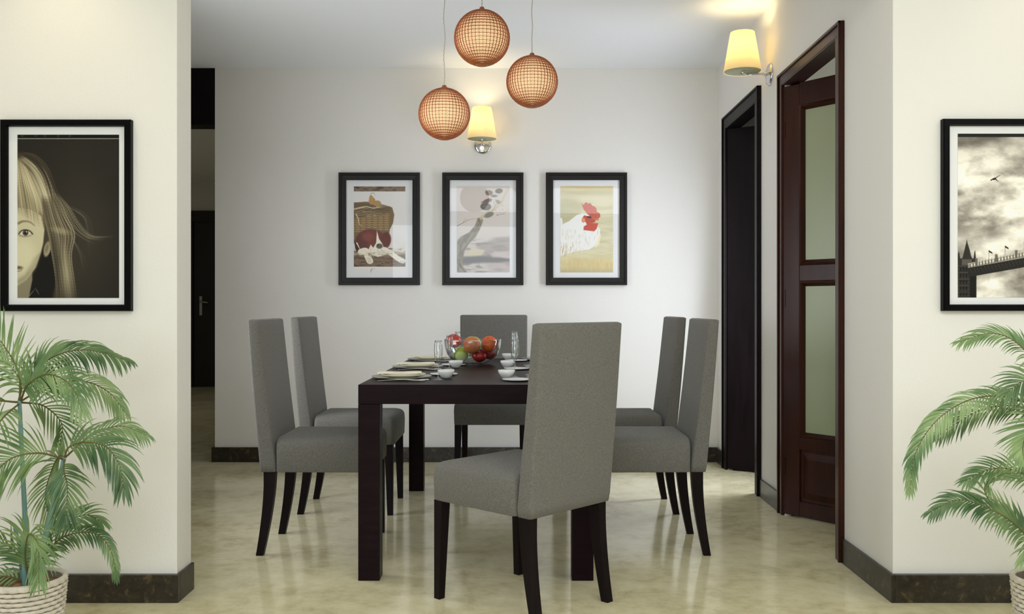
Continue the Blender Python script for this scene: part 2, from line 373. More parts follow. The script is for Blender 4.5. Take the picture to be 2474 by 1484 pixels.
for z0, z1 in ((.405, 1.185), (1.265, 2.065)):
    for t0, t1 in ((0, .014), (LT, LT-.014)):
        mm = moulding(.085, LW-.085, z0, z1, .026, t0, t1)
        if t0: mm.v = [(v[0], 2*LT-v[1] if abs(v[1]-(LT-.004)) < 1e-6 else v[1], v[2]) for v in mm.v]
        obj('glazing_bead', pv(mm), M['brown'], d1)
    obj('glass_panel', pv(MB().box(.108, LW-.108, LT/2-.003, LT/2+.003, z0+.02, z1-.02)), M['frosted'], d1)
pn = MB().box(.085, LW-.085, .012, LT-.012, .085, .345)
u0, u1, z0, z1 = .12, LW-.12, .12, .31
vs = [(u0-.02, .012, z0-.02), (u1+.02, .012, z0-.02), (u1+.02, .012, z1+.02), (u0-.02, .012, z1+.02), (u0+.012, .002, z0+.012), (u1-.012, .002, z0+.012), (u1-.012, .002, z1-.012), (u0+.012, .002, z1-.012)]
pn.add(vs, [(4, 5, 6, 7)]+[(k, (k+1) % 4, 4+(k+1) % 4, 4+k) for k in range(4)])
obj('raised_panel', pv(pn), M['brown'], d1)
for z in (.25, 1.1, 1.95):
    obj('hinge', pv(MB().box(-.004, .003, -.003, .004, z-.045, z+.045)), M['brown'], d1)
hd = MB().box(LW-.065, LW-.035, -.006, 0, .95, 1.13).tube([(LW-.05, 0, 1.08), (LW-.05, -.04, 1.08), (LW-.16, -.045, 1.08)], .008)
obj('door_handle', pv(hd), M['chrome'], d1)

d2 = doorway('door_2', D2[0], D2[1], D2[2], M['wenge'], .075, 'dark wenge door standing ajar in the further doorway near the corner', None, 0, 0, 0)
pv = pivot(d2, (1.405, 5.925, 0), math.radians(57))
obj('door_leaf', pv(MB().box(-.028, .74, 0, .038, .008, 2.207)), M['wenge'], d2, bevel=.002)
hd = MB().box(.68, .71, -.006, 0, .95, 1.13).tube([(.695, 0, 1.08), (.695, -.04, 1.08), (.59, -.045, 1.08)], .008)
obj('door_handle', pv(hd), M['chrome'], d2)
# far corridor door
d3 = bpy.data.objects.new('door_3', None); C.objects.link(d3); d3['kind'] = 'structure'; d3['label'] = 'black-brown door at the end of the corridor'; d3.location = (-3.75, 12.07, 0)
obj('door_leaf', MB().box(-.44, .44, -.03, 0, .005, 2.16), M['blackdoor'], d3, bevel=.003)
for bb in ((-.54, -.445, 0, 2.31), (.445, .54, 0, 2.31), (-.445, .445, 2.165, 2.31)):
    obj('architrave', MB().box(bb[0], bb[1], -.05, 0, bb[2], bb[3]), M['blackdoor'], d3, bevel=.004)
hd = MB().box(-.365, -.33, -.038, -.03, .94, 1.19).tube([(-.348, -.03, 1.12), (-.348, -.085, 1.12), (-.30, -.09, 1.115), (-.235, -.088, 1.105)], .011)
obj('door_handle', hd, M['steel'], d3)

# ------------------------------------------------------------------ dining table
TX0, TX1, TY0, TY1, TZ = -.600, .308, 3.544, 5.345, .757
tcx, tcy = (TX0+TX1)/2, (TY0+TY1)/2
t = thing('dining_table', 'long dark wenge dining table laid for a meal', 'table', (tcx, tcy, 0))
hw, hl = (TX1-TX0)/2, (TY1-TY0)/2
obj('tabletop', MB().box(-hw, hw, -hl, hl, TZ-.075, TZ), M['table'], t, bevel=.002)
for sx in (-1, 1):
    for sy in (-1, 1):
        x = (sx*hw, sx*(hw-.083)); y = (sy*hl, sy*(hl-.083))
        obj('leg', MB().box(min(x), max(x), min(y), max(y), 0, TZ-.0755), M['table'], t, bevel=.002)

# ------------------------------------------------------------------ chairs. local: +y is the way the sitter faces, origin under the seat
def rrect(x0, x1, y0, y1, z, r, n=4):
    out = []
    for cx, cy, a0 in ((x1-r, y1-r, 0), (x0+r, y1-r, 90), (x0+r, y0+r, 180), (x1-r, y0+r, 270)):
        for k in range(n+1):
            a = math.radians(a0+90*k/n); out.append((cx+r*math.cos(a), cy+r*math.sin(a), z))
    return out
def make_chair():
    r = thing('dining_chair', '', 'chair', group='grey upholstered dining chairs')
    # seat cushion: trapezoid with a crowned top and rounded edge
    secs = []
    def trap(sec, ins):
        out = []
        for x, y, z in sec:
            k = 1+(y+.2)*.07; out.append((x*k, y, z))
        return out
    yb, yf = -.168, .243
    for z, i in ((.3575, .003), (.362, 0), (.44, -.002), (.47, 0), (.484, .006), (.494, .018), (.500, .04), (.503, .09), (.504, .16)):
        secs.append(trap(rrect(-.218+i, .218-i, yb+i*.15, yf-i, z, .022 if i < .03 else .015), i))
    obj('seat', MB().loft(secs), M['fabric'], r)
    # backrest: cross-sections rise and lean back; front surface curves
    secs = []
    for k in range(21):
        z = .3575+(.998-.3575)*k/20; q = k/20
        back = -.236-.052*q**1.25-.006*math.sin(q*PI)
        th = .068-.022*q
        hwid = .213+.003*q
        e = 0
        if k == 0: e = .003
        if k == 20: e = .0
        secs.append(rrect(-hwid+e, hwid-e, back+e, back+th-e, z, .010, 3))
    top = secs[-1]; zt = top[0][2]; yc = sum(p[1] for p in top)/len(top)
    for dz, i in ((.005, .004), (.008, .010)):
        secs.append([(p[0]-(i if p[0] > 0 else -i), p[1]-(i if p[1] > yc else -i)-dz*.08, zt+dz-.002) for p in top])
    obj('backrest', MB().loft(secs), M['fabric'], r)
    # piping seam down each side of the back
    for sx in (-1, 1):
        # rear legs: sabre curve backwards
        secs = []
        for k in range(11):
            q = k/10; z = .359*(1-q)+.0*q
            yb_ = -.222-.034*max(0, (q-.15)/.85)**1.6; hw_ = .022-.006*q
            xo = sx*(.203-.002*q); xi = sx*(.160+.006*q+.004)
            secs.append([(xo, yb_, z), (xi, yb_, z), (xi, yb_+.050-.019*q, z), (xo, yb_+.050-.019*q, z)])
        obj('leg', MB().loft(secs, smooth=False), M['wenge'], r, bevel=.0015)
        secs = []
        for k in range(3):
            q = k/2; z = .359*(1-q); xo = sx*.222; xi = sx*(.180+.014*q); y1 = .234
            secs.append([(xo, y1, z), (xi, y1, z), (xi, y1-.042+.014*q, z), (xo, y1-.042+.014*q, z)])
        obj('leg', MB().loft(secs, smooth=False), M['wenge'], r, bevel=.0015)
    return r
G = 'grey upholstered dining chairs'
ch = make_chair()
fa = math.radians(136.0)
fx, fy = math.cos(fa), math.sin(fa)
ch.location = (.203+fx*.236, 3.168+fy*.236, 0); ch.rotation_euler = (0, 0, fa-PI/2)
ch['label'] = 'grey high-back dining chair nearest the camera, turned askew at the table end'
dup(ch, (-1.075+.236, 4.10, 0), -PI/2, 'grey dining chair on the left side of the table, nearer one', G)
dup(ch, (-1.082+.236, 4.872, 0), -PI/2, 'grey dining chair on the left side of the table, further one', G)
dup(ch, (.818-.236, 4.10, 0), PI/2, 'grey dining chair on the right side of the table, nearer one', G)
dup(ch, (.824-.236, 4.872, 0), PI/2, 'grey dining chair on the right side of the table, further one', G)
dup(ch, (-.128, 5.67, 0), PI, 'grey dining chair at the far end of the table, facing the camera', G)

# ------------------------------------------------------------------ pendants
def make_globe():
    r = thing('pendant_lamp', '', 'lamp', group='pierced copper globe pendant lamps')
    R = .127; mb = MB(); NL, NM = 22, 46
    def sp(th, ph, rr): return (rr*math.sin(th)*math.cos(ph), rr*math.sin(th)*math.sin(ph), rr*math.cos(th))
    th0, th1 = .16, PI-.24; ro, ri = R, R-.0042; hb = .0010
    ths = [th0+(th1-th0)*k/NL for k in range(NL+1)]
    for th in ths:                                           # rings
        prof = []
        for rr, d in ((ro, -hb), (ro, hb), (ri, hb), (ri, -hb), (ro, -hb)):
            a = th+d/R; prof.append((rr*math.sin(a), rr*math.cos(a)))
        mb.lathe(prof, 64)
    for j in range(NM):                                      # meridian fins
        ph = 2*PI*j/NM; secs = []
        for i in range(0, NL*1+1):
            th = ths[i]; dp = hb/(R*math.sin(th))
            secs.append([sp(th, ph-dp, ro), sp(th, ph+dp, ro), sp(th, ph+dp, ri), sp(th, ph-dp, ri)])
        mb.loft(secs, smooth=False, cap=False)
    lat = obj('shade', mb, M['copper'], r); lat['kind'] = 'stuff'
    # bead in each cell
    mb = MB()
    for i in range(NL):
        th = (ths[i]+ths[i+1])/2
        for j in range(NM):
            ph = 2*PI*(j+.5)/NM; n = Vector(sp(th, ph, 1)); e1 = Vector((-math.sin(ph), math.cos(ph), 0)); e2 = n.cross(e1)
            hs = min(.0016, R*math.sin(th)*PI/NM*.4)
            c = n*(R-.0054); c2 = n*(R-.0028)
            q = [c+e1*hs*a+e2*hs*b_ for a, b_ in ((-1, -1), (1, -1), (1, 1), (-1, 1))]+[c2+e1*hs*a*.7+e2*hs*b_*.7 for a, b_ in ((-1, -1), (1, -1), (1, 1), (-1, 1))]
            mb.add(q, [(4, 5, 6, 7), (0, 1, 5, 4), (1, 2, 6, 5), (2, 3, 7, 6), (3, 0, 4, 7)])
    bd = obj('beads', mb, M['copper'], r); bd['kind'] = 'stuff'
    mb = MB(); mb.lathe([(max(.0004, (R-.0052)*math.sin(PI*k/24)), (R-.0052)*math.cos(PI*k/24)) for k in range(25)], 40)
    obj('diffuser', mb, M['globe_core'], r)
    mb = MB(); a = th0; z = ro*math.cos(a); q = ro*math.sin(a)
    mb.lathe([(q+.001, z-.004), (q, z+.002), (.012, z+.006), (.010, z+.014), (.0005, z+.015)], 24)
    obj('top_cap', mb, M['copper'], r)
    a = th1; z = ro*math.cos(a); q = ro*math.sin(a)
    obj('bottom_cap', MB().lathe([(q+.001, z+.004), (q, z-.001), (q*.5, z-.004), (.0005, z-.004)], 24), M['copper'], r)
    return r
glo = make_globe()
def cord(parent, length, wav, ph):
    pts = []
    z0 = .14; n = 44
    for k in range(n+1):
        q = k/n; a = wav*math.sin(q*PI)
        pts.append((a*math.sin(q*17+ph), 0, z0+q*(length-z0)))
    mb = MB().tube(pts, .0017, 6)
    # second strand twisted round the first
    p2 = []
    for k in range(n*4+1):
        q = k/(n*4); a = wav*math.sin(q*PI)
        p2.append((a*math.sin(q*17+ph)+.0024*math.cos(q*150), .0024*math.sin(q*150), z0+q*(length-z0)))
    mb.tube(p2, .0011, 5)
    obj('cord', mb, M['cord'], parent)
    obj('ceiling_rose', MB().lathe([(.0005, length), (.05, length), (.05, length-.012), (.03, length-.022), (.004, length-.026)], 24), M['chrome'], parent)
SG = 2220/4.5
spots = [((1164.5-CX)/532, F/532, CZ+(740-92)/532, 1.03, .0015, 'pierced copper globe pendant hanging highest, the middle of three'),
         ((1073.5-CX)/493, F/493, CZ+(740-275.5)/493, 1.0, .0035, 'pierced copper globe pendant hanging lowest, leftmost of three'),
         ((1285.5-CX)/493, F/493, CZ+(740-197.5)/493, 1.0, .002, 'pierced copper globe pendant at mid height, rightmost of three')]
kids = list(glo.children)
gs = []
for i, (x, y, z, s_, wv, lb) in enumerate(spots):
    if i == 0: g_ = glo; g_.location = (x, y, z); g_['label'] = lb
    else: g_ = dup(glo, (x, y, z), i*.07, lb)
    gs.append(g_)
for g_, (x, y, z, s_, wv, lb) in zip(gs, spots):
    cord(g_, H-z, wv, random.random()*3)

# ------------------------------------------------------------------ wall sconces. local: wall plane at y=0, lamp stands out towards -y
def make_sconce():
    r = thing('wall_sconce', '', 'lamp', group='chrome wall sconces with cream shades')
    obj('wall_plate', MB().lathe([(.0005, -.020), (.030, -.019), (.046, -.014), (.053, -.012), (.059, -.006), (.059, -.0005), (.0005, -.0005)], 32, axis='y'), M['chrome'], r)
    obj('arm', MB().tube([(0, -.015, .004), (0, -.05, .004), (0, -.10, .004), (0, -.140, .004), (0, -.149, .010), (0, -.150, .030)], .0055, 10).lathe([(.0005, -.012), (.012, -.010), (.016, -.004), (.012, .004), (.0005, .006)], 16, c=(0, -.028, .006)), M['chrome'], r)
    obj('lamp_holder', MB().lathe([(.0005, .018), (.017, .018), (.019, .024), (.019, .07), (.0005, .07)], 20, c=(0, -.15, 0)).box(-.03, .03, -.153, -.147, .012, .018), M['chrome'], r)
    mb = MB().lathe([(.0985, .016), (.100, .015), (.064, .225), (.0625, .225), (.0985, .016)], 48, c=(0, -.15, 0))
    obj('lamp_shade', mb, M['shade'], r)
    obj('shade_underside', MB().lathe([(.0005, .0175), (.0968, .0175), (.0968, .0185), (.0005, .0185)], 40, c=(0, -.15, 0)), M['underside'], r)
    obj('bulb', MB().lathe([(.0005, .07), (.010, .072), (.024, .10), (.026, .12), (.018, .14), (.0005, .148)], 20, c=(0, -.15, 0)), M['bulb'], r)
    return r
s0 = make_sconce(); s0.location = (-.211, YB-.0005, 2.155); s0['label'] = 'cream-shaded chrome wall lamp above the three pictures on the back wall'
xw = XR+(4.93-3.3)*.0095
dup(s0, (xw, 4.93, 2.303), -PI/2-.0095*0, 'cream-shaded chrome wall lamp between the two doors on the right wall')
point('sconce_light', (-.211, YB-.15, 2.33), 2.1, (1.0, .80, .45), .02)
point('sconce_light', (xw-.15, 4.93, 2.48), 2.0, (1.0, .80, .45), .02)

# ------------------------------------------------------------------ pictures: flat prints painted point by point
class Paint:
    """a small raster painter; coordinates are (x, y) in print units, y down"""
    def __init__(s, w_, h_, res, col):
        s.W, s.H = w_, h_; s.nx = int(w_*res)+1; s.ny = int(h_*res)+1
        s.X, s.Y = np.meshgrid(np.linspace(0, w_, s.nx), np.linspace(0, h_, s.ny)); s.c = np.zeros((s.ny, s.nx, 3)); s.c[:] = col
        s.rng = np.random.RandomState(3)
    def blend(s, mask, col): s.c += (np.asarray(col, float)-s.c)*np.clip(mask, 0, 1)[..., None]
    def sdf(s, pts):
        P = np.asarray(pts, float); n = len(P); d = np.full(s.X.shape, 1e9); ins = np.zeros(s.X.shape, bool)
        for i in range(n):
            a, b_ = P[i], P[(i+1) % n]; e = b_-a; wx = s.X-a[0]; wy = s.Y-a[1]
            t_ = np.clip((wx*e[0]+wy*e[1])/max(1e-9, e@e), 0, 1); d = np.minimum(d, (wx-e[0]*t_)**2+(wy-e[1]*t_)**2)
            c_ = (a[1] > s.Y) != (b_[1] > s.Y)
            with np.errstate(divide='ignore', invalid='ignore'): xi = (b_[0]-a[0])*(s.Y-a[1])/(b_[1]-a[1]+1e-12)+a[0]
            ins ^= c_ & (s.X < xi)
        return np.where(ins, -1, 1)*np.sqrt(d)
    def poly(s, pts, col, soft=1, al=1): s.blend(al*np.clip(.5-s.sdf(pts)/soft, 0, 1), col); return s
    def ell(s, cx, cy, rx, ry, col, soft=1, al=1, rot=0):
        a = math.radians(rot); x = (s.X-cx)*math.cos(a)+(s.Y-cy)*math.sin(a); y = -(s.X-cx)*math.sin(a)+(s.Y-cy)*math.cos(a)
        d = (np.sqrt((x/rx)**2+(y/ry)**2)-1)*min(rx, ry); s.blend(al*np.clip(.5-d/soft, 0, 1), col); return s
    def line(s, pts, wd, col, al=1, soft=.8, taper=True, fade=0):
        P = catmull(pts, 5 if not fade else 7); n = len(P)
        for i in range(n-1):
            a, b_ = P[i], P[i+1]; q = i/(n-1); w_ = wd*((1-q*.8) if taper else 1)
            m_ = w_+soft+1; i0 = int(max(0, (min(a[0], b_[0])-m_)/s.W*(s.nx-1))); i1 = int(min(s.nx, (max(a[0], b_[0])+m_)/s.W*(s.nx-1)+2))
            j0 = int(max(0, (min(a[1], b_[1])-m_)/s.H*(s.ny-1))); j1 = int(min(s.ny, (max(a[1], b_[1])+m_)/s.H*(s.ny-1)+2))
            if i1 <= i0 or j1 <= j0: continue
            X = s.X[j0:j1, i0:i1]-a[0]; Y = s.Y[j0:j1, i0:i1]-a[1]; e = (b_[0]-a[0], b_[1]-a[1]); L2 = e[0]**2+e[1]**2+1e-9
            t_ = np.clip((X*e[0]+Y*e[1])/L2, 0, .999); d = np.sqrt((X-e[0]*t_)**2+(Y-e[1]*t_)**2)
            mk = al*(min(1, q*fade+.05, (1-q)*fade+.05) if fade else 1)*np.clip(.5+(w_/2-d)/soft, 0, 1); s.c[j0:j1, i0:i1] += (np.asarray(col, float)-s.c[j0:j1, i0:i1])*mk[..., None]
        return s
    def noise(s, sx, sy, oct_=4, seed=1, rough=.5):
        r = np.random.RandomState(seed); out = np.zeros(s.X.shape); amp = 1; tot = 0
        for o in range(oct_):
            g = r.rand(64, 64); x = s.X/sx*2**o; y = s.Y/sy*2**o; xi = np.floor(x).astype(int); yi = np.floor(y).astype(int); fx_ = x-xi; fy_ = y-yi
            fx_ = fx_*fx_*(3-2*fx_); fy_ = fy_*fy_*(3-2*fy_)
            A = g[yi % 64, xi % 64]; B = g[yi % 64, (xi+1) % 64]; C_ = g[(yi+1) % 64, xi % 64]; D = g[(yi+1) % 64, (xi+1) % 64]
            out += amp*((A*(1-fx_)+B*fx_)*(1-fy_)+(C_*(1-fx_)+D*fx_)*fy_); tot += amp; amp *= rough
        return out/tot
def catmull(P, n):
    P = [np.asarray(p, float) for p in P]
    if len(P) < 3: return [P[0]+(P[-1]-P[0])*k/n for k in range(n+1)]
    Q = [2*P[0]-P[1]]+P+[2*P[-1]-P[-2]]; out = []
    for i in range(1, len(Q)-2):
        for k in range(n):
            t_ = k/n; a, b_, c_, d = Q[i-1], Q[i], Q[i+1], Q[i+2]
            out.append(.5*((2*b_)+(-a+c_)*t_+(2*a-5*b_+4*c_-d)*t_*t_+(-a+3*b_-3*c_+d)*t_**3))
    out.append(P[-1]); return out
pm, nt, bs, LK = new_mat('printed_paper')
at = nt.nodes.new('ShaderNodeAttribute'); at.attribute_name = 'ink'; LK.new(at.outputs['Color'], bs.inputs['Base Color']); bs.inputs['Roughness'].default_value = .6; bs.inputs['Specular IOR Level'].default_value = .2
M['print'] = pm
def print_mesh(paint, x0, x1, z0, z1, y, parent, gain=1.0):
    nx, ny = paint.nx, paint.ny
    X, Z = np.meshgrid(np.linspace(x0, x1, nx), np.linspace(z1, z0, ny))
    co = np.stack([X.ravel(), np.full(nx*ny, y), Z.ravel()], 1).astype(np.float32)
    idx = np.arange(nx*ny).reshape(ny, nx); q = np.stack([idx[:-1, :-1], idx[1:, :-1], idx[1:, 1:], idx[:-1, 1:]], -1).reshape(-1, 4)
    me = bpy.data.meshes.new('print'); me.vertices.add(nx*ny); me.vertices.foreach_set('co', co.ravel())
    me.loops.add(q.size); me.loops.foreach_set('vertex_index', q.ravel().astype(np.int32))
    me.polygons.add(len(q)); me.polygons.foreach_set('loop_start', np.arange(0, q.size, 4, dtype=np.int32))
    me.update(calc_edges=True)
    a = me.color_attributes.new('ink', 'FLOAT_COLOR', 'POINT'); l_ = np.clip(lin(np.clip(paint.c, 0, 255))*gain, 0, .9)
    a.data.foreach_set('color', np.concatenate([l_.reshape(-1, 3), np.ones((nx*ny, 1))], 1).astype(np.float32).ravel())
    me.materials.append(M['print']); o = bpy.data.objects.new('print', me); C.objects.link(o); o.parent = parent; return o

def framed(label, cx, cz, w_, h_, bw, depth, yw, m, mat_in, pr, pr_rect, group, gain, lip=.35):
    """yw: y of the wall face; frame stands out towards -y. pr_rect relative to centre (x0,x1,z0,z1)."""
    r = thing('framed_picture', label, 'picture', (cx, yw-.0005, cz), 0, group)
    W, Hh = w_/2, h_/2
    mb = MB()
    def ring(i, y): return [(-W+i, y, -Hh+i), (W-i, y, -Hh+i), (W-i, y, Hh-i), (-W+i, y, Hh-i)]
    rings = [ring(0, 0), ring(0, -depth+.004), ring(.003, -depth), ring(bw*lip, -depth), ring(bw*lip+.002, -depth+.007), ring(bw*.93, -depth+.009), ring(bw, -depth+.011), ring(bw, -.004)]
    vs = [p for q in rings for p in q]; fs = []
    for j in range(len(rings)-1):
        for k in range(4): fs.append((j*4+k, j*4+(k+1) % 4, (j+1)*4+(k+1) % 4, (j+1)*4+k))
    obj('frame', mb.add(vs, fs), m, r)
    i = bw-.001
    obj('mount', MB().box(-W+i, W-i, -.008, -.003, -Hh+i, Hh-i), M['mat_white'], r)
    print_mesh(pr, pr_rect[0], pr_rect[1], pr_rect[2], pr_rect[3], -.0088, r, gain)
    if group: obj('glass', MB().add([(-W+i, -.011, -Hh+i), (W-i, -.011, -Hh+i), (W-i, -.011, Hh-i), (-W+i, -.011, Hh-i)], [(0, 1, 2, 3)]), M['pane'], r)
    return r

# --- portrait
R_ = random.Random(5)
def portrait():
    p = Paint(245, 394, 1.0, (28, 25, 20))
    n = p.noise(60, 60, 4, 2)
    p.blend(np.exp(-(((p.X-150)/90)**2+((p.Y-250)/190)**2))*.55+n*.1, (66, 60, 50))
    # hair mass
    p.poly([(-5, 44), (10, 43), (30, 52), (52, 58), (68, 75), (78, 105), (90, 130), (105, 150), (120, 175), (132, 200), (140, 232), (132, 262), (126, 300), (132, 345), (140, 398), (-5, 398)], (62, 55, 42), 8)
    p.poly([(-5, 60), (20, 62), (45, 95), (65, 140), (80, 190), (84, 240), (64, 190), (-5, 200)], (140, 130, 102), 14)
    # dark side hollow by the neck
    p.poly([(58, 285), (78, 262), (92, 300), (96, 340), (84, 398), (20, 398), (34, 345), (45, 320)], (14, 12, 10), 8)
    # face, neck, ear
    p.poly([(33, 300), (36, 350), (27, 396), (-5, 396), (-5, 330)], (128, 120, 98), 3)
    p.poly([(-5, 175), (30, 180), (58, 196), (65, 230), (62, 262), (56, 286), (44, 320), (22, 350), (-5, 368)], (190, 182, 152), 3)
    p.poly([(36, 300), (56, 284), (46, 318), (22, 350), (2, 364), (-5, 352), (18, 338)], (140, 131, 106), 8, .7)
    p.ell(10, 290, 32, 36, (206, 199, 168), 22, .8)
    p.ell(72, 276, 8, 19, (150, 140, 112), 3, 1, 14); p.ell(71, 274, 3.5, 11, (104, 95, 74), 4, .8, 14)
    # brow, eye, mouth corner
    p.line([(0, 215), (14, 209), (30, 211), (42, 220)], 5, (118, 107, 84), .7, 4)
    p.ell(19, 238, 18, 9.5, (150, 141, 114), 4, .8); p.ell(19, 238, 14, 6.2, (196, 190, 168), 1.5)
    p.ell(19.5, 237, 7, 7, (72, 66, 54), 1.4); p.ell(19.5, 237, 3, 3, (16, 14, 12), 1); p.ell(21.5, 234.5, 1.3, 1.3, (235, 232, 215), .8)
    p.line([(3, 240), (10, 232), (20, 229.5), (30, 233), (37, 240)], 2.2, (46, 40, 32), .95, 1.2, False); p.line([(5, 243), (18, 246), (32, 242)], 1.2, (96, 86, 68), .7)
    p.ell(3, 321, 9, 4, (70, 60, 50), 4, .8); p.line([(-2, 330), (8, 328), (12, 322)], 2, (110, 98, 80), .7, 2)
    # fringe and strands
    tones = [(214, 204, 168), (168, 157, 124), (96, 86, 66), (56, 49, 38), (190, 180, 146), (236, 228, 196), (120, 110, 84)]
    def strands(A, B, n_, tn, w0, w1, al0, al1, sp=.03, q0=0, q1=1):
        for k in range(n_):
            q = R_.uniform(q0, q1); d = R_.gauss(0, sp); ph = R_.uniform(-2.5, 2.5); pts = []
            for i, (a_, b_) in enumerate(zip(A, B)):
                u = q+d*i/len(A); pts.append((a_[0]+(b_[0]-a_[0])*u+ph*i*.25, a_[1]+(b_[1]-a_[1])*u))
            p.line(pts, R_.uniform(w0, w1), R_.choice(tn), R_.uniform(al0, al1), 1.3, True, 4)
    # fringe falling to the brow
    FA = [(-6, 60), (-10, 110), (-10, 150), (-6, 186)]; FB = [(14, 62), (42, 120), (60, 168), (70, 232)]
    strands(FA, FB, 60, [(96, 86, 66), (134, 124, 97), (160, 150, 118)], 3, 7, .3, .6)
    strands(FA, FB, 90, [(196, 186, 152), (168, 157, 124), (222, 213, 180), (84, 74, 56)], .8, 2, .25, .6)
    p.ell(34, 128, 9, 44, (222, 213, 178), 16, .5, -28)
    # long sweep from the parting down the side of the face
    SA = [(4, 58), (36, 92), (58, 140), (66, 190), (68, 240)]; SB = [(20, 48), (66, 84), (92, 140), (118, 190), (146, 246)]
    strands(SA, SB, 60, [(62, 54, 42), (98, 88, 67), (128, 118, 92)], 4, 9, .35, .6)
    strands(SA, SB, 120, [(188, 178, 144), (160, 149, 116), (70, 61, 47), (44, 38, 30), (226, 217, 184)], .8, 2.2, .25, .65)
    p.ell(64, 140, 8, 44, (230, 221, 188), 14, .55, -24)
    strands([(4, 46), (26, 58), (48, 80), (66, 115), (82, 185)], [(14, 42), (44, 50), (70, 74), (86, 108), (112, 185)], 46, [(34, 28, 22), (50, 43, 33), (78, 69, 53)], 1.5, 4, .5, .8)
    # lower locks
    LA = [(58, 150), (66, 200), (76, 245), (84, 290), (92, 340), (96, 398)]; LB = [(100, 150), (122, 200), (140, 240), (132, 290), (138, 345), (146, 398)]
    strands(LA, LB, 50, [(52, 45, 36), (80, 71, 55), (104, 95, 74)], 5, 10, .35, .6)
    strands(LA, LB, 110, [(58, 50, 40), (120, 110, 86), (166, 156, 124), (198, 189, 156), (34, 29, 23)], .9, 2.4, .25, .6)
    p.ell(118, 335, 9, 46, (196, 187, 152), 16, .5, -6); p.ell(104, 232, 20, 7, (176, 167, 134), 8, .5, 14); p.ell(96, 300, 6, 40, (30, 26, 21), 12, .5, -8)
    # wisps blown to the right
    strands([(84, 150), (104, 190), (126, 225), (158, 250), (190, 262)], [(96, 140), (124, 172), (150, 215), (180, 244), (232, 246)], 26, [(190, 182, 150), (150, 141, 114)], .6, 1.2, .15, .5, .2)
    strands([(110, 165), (150, 180), (178, 205), (190, 255)], [(116, 170), (156, 196), (168, 220), (176, 290)], 12, [(150, 142, 116)], .6, .9, .15, .3, .3)
    strands([(116, 215), (136, 250), (158, 275), (180, 310)], [(124, 225), (140, 268), (150, 300), (152, 345)], 10, [(130, 122, 98)], .6, .9, .15, .3, .3)
    p.line([(28, 390), (36, 380), (45, 370)], 1, (190, 184, 160), .7); p.line([(46, 374), (52, 386)], 1.4, (150, 146, 130), .7)
    # film edge along the top
    p.poly([(-2, -2), (247, -2), (247, 9), (-2, 9)], (8, 8, 7), .8)
    for x in (12, 44, 66, 98, 126): p.ell(x, 2.5, 3, 3, (90, 90, 86), 1.5, .5)
    p.line([(0, 9.6), (245, 9.6)], 1.3, (190, 188, 178), .95, .8, False)
    return p
def bridge():
    p = Paint(245, 394, 1.0, (150, 145, 136))
    n = p.noise(85, 48, 6, 11, .55); n2 = p.noise(150, 90, 4, 5)
    v = np.clip((n*.65+n2*.35-.36)/.28, 0, 1)
    g = np.array([96, 91, 84.])+(np.array([226, 222, 212.])-np.array([96, 91, 84.]))*v[..., None]; p.c[:] = g
    p.blend(np.clip(1-p.Y/120, 0, 1)*.35, (84, 80, 74)); p.blend(np.clip((p.Y-330)/60, 0, 1)*.25, (210, 206, 196))
    p.blend(np.exp(-((p.Y-262)/26)**2)*.4, (226, 223, 214))
    dk = (22, 20, 18)
    # bird
    p.line([(80, 112), (86, 108), (92, 106), (98, 102), (103, 101)], 2.6, dk, 1, .8); p.line([(90, 108), (94, 112), (98, 114)], 2.4, dk); p.ell(88, 109, 5, 2.2, dk, 1, 1, -15)
    # tower
    p.poly([(0, 312), (0, 290), (3, 283), (6, 300), (11, 300), (13, 292), (16, 280), (20, 264), (22, 254), (24, 264), (29, 280), (32, 294), (35, 300), (38, 300), (40, 284), (42, 280), (44, 300), (45, 312), (44, 396), (0, 396)], (38, 36, 33), 1)
    p.poly([(10, 302), (34, 302), (34, 316), (10, 316)], (74, 70, 64), 1)
    for y in range(318, 396, 8): p.line([(0, y), (28, y)], 1, (92, 88, 80), .5, .8, False)
    for x in (5, 12, 19): 
        for y in range(322, 392, 15): p.poly([(x, y), (x+4, y), (x+4, y+8), (x, y+8)], (12, 11, 10), .8)
    p.poly([(29, 326), (45, 326), (45, 396), (29, 396)], (16, 15, 13), 1)
    # walkway
    p.poly([(25, 322), (245, 284), (245, 306), (25, 345)], (28, 26, 24), 1)
    p.poly([(25, 314), (245, 268), (245, 284), (25, 323)], (128, 123, 114), 1)
    for k in range(30):
        x = 30+k*7.4; y = 314-(x-25)*.205
        p.line([(x, y-3), (x, y+9)], 1.6, (62, 58, 54), .8, .8, False); p.ell(x+3.5, y+3, 1.6, 2.6, (196, 192, 182), .8)
    p.line([(25, 313), (245, 266)], 2, (170, 165, 154), .8, .8, False); p.line([(25, 324), (245, 284)], 1.6, (18, 16, 15), 1, .8, False)
    for k in range(5): x = 45+k*48; y = 312-(x-25)*.205; p.poly([(x-3, y-8), (x+3, y-8), (x+3, y+10), (x-3, y+10)], (84, 80, 74), 1)
    for k in range(26): x = 30+k*8.4; y = 326-(x-25)*.18; p.line([(x, y), (x+7, y+13)], 1, (74, 70, 64), .6)
    for x, y in ((75, 281), (114, 270), (160, 258)): p.line([(x, y+22), (x, y)], .9, dk, .9); p.poly([(x, y-1), (x+8, y+4), (x+9, y+8), (x, y+4)], (40, 38, 34), .8)
    p.poly([(-2, -2), (247, -2), (247, 8), (-2, 8)], (14, 14, 12), .8)
    p.line([(0, 5), (245, 5)], .8, (90, 88, 80), .4, .8, False)
    return p
PAPER = (206, 204, 202)
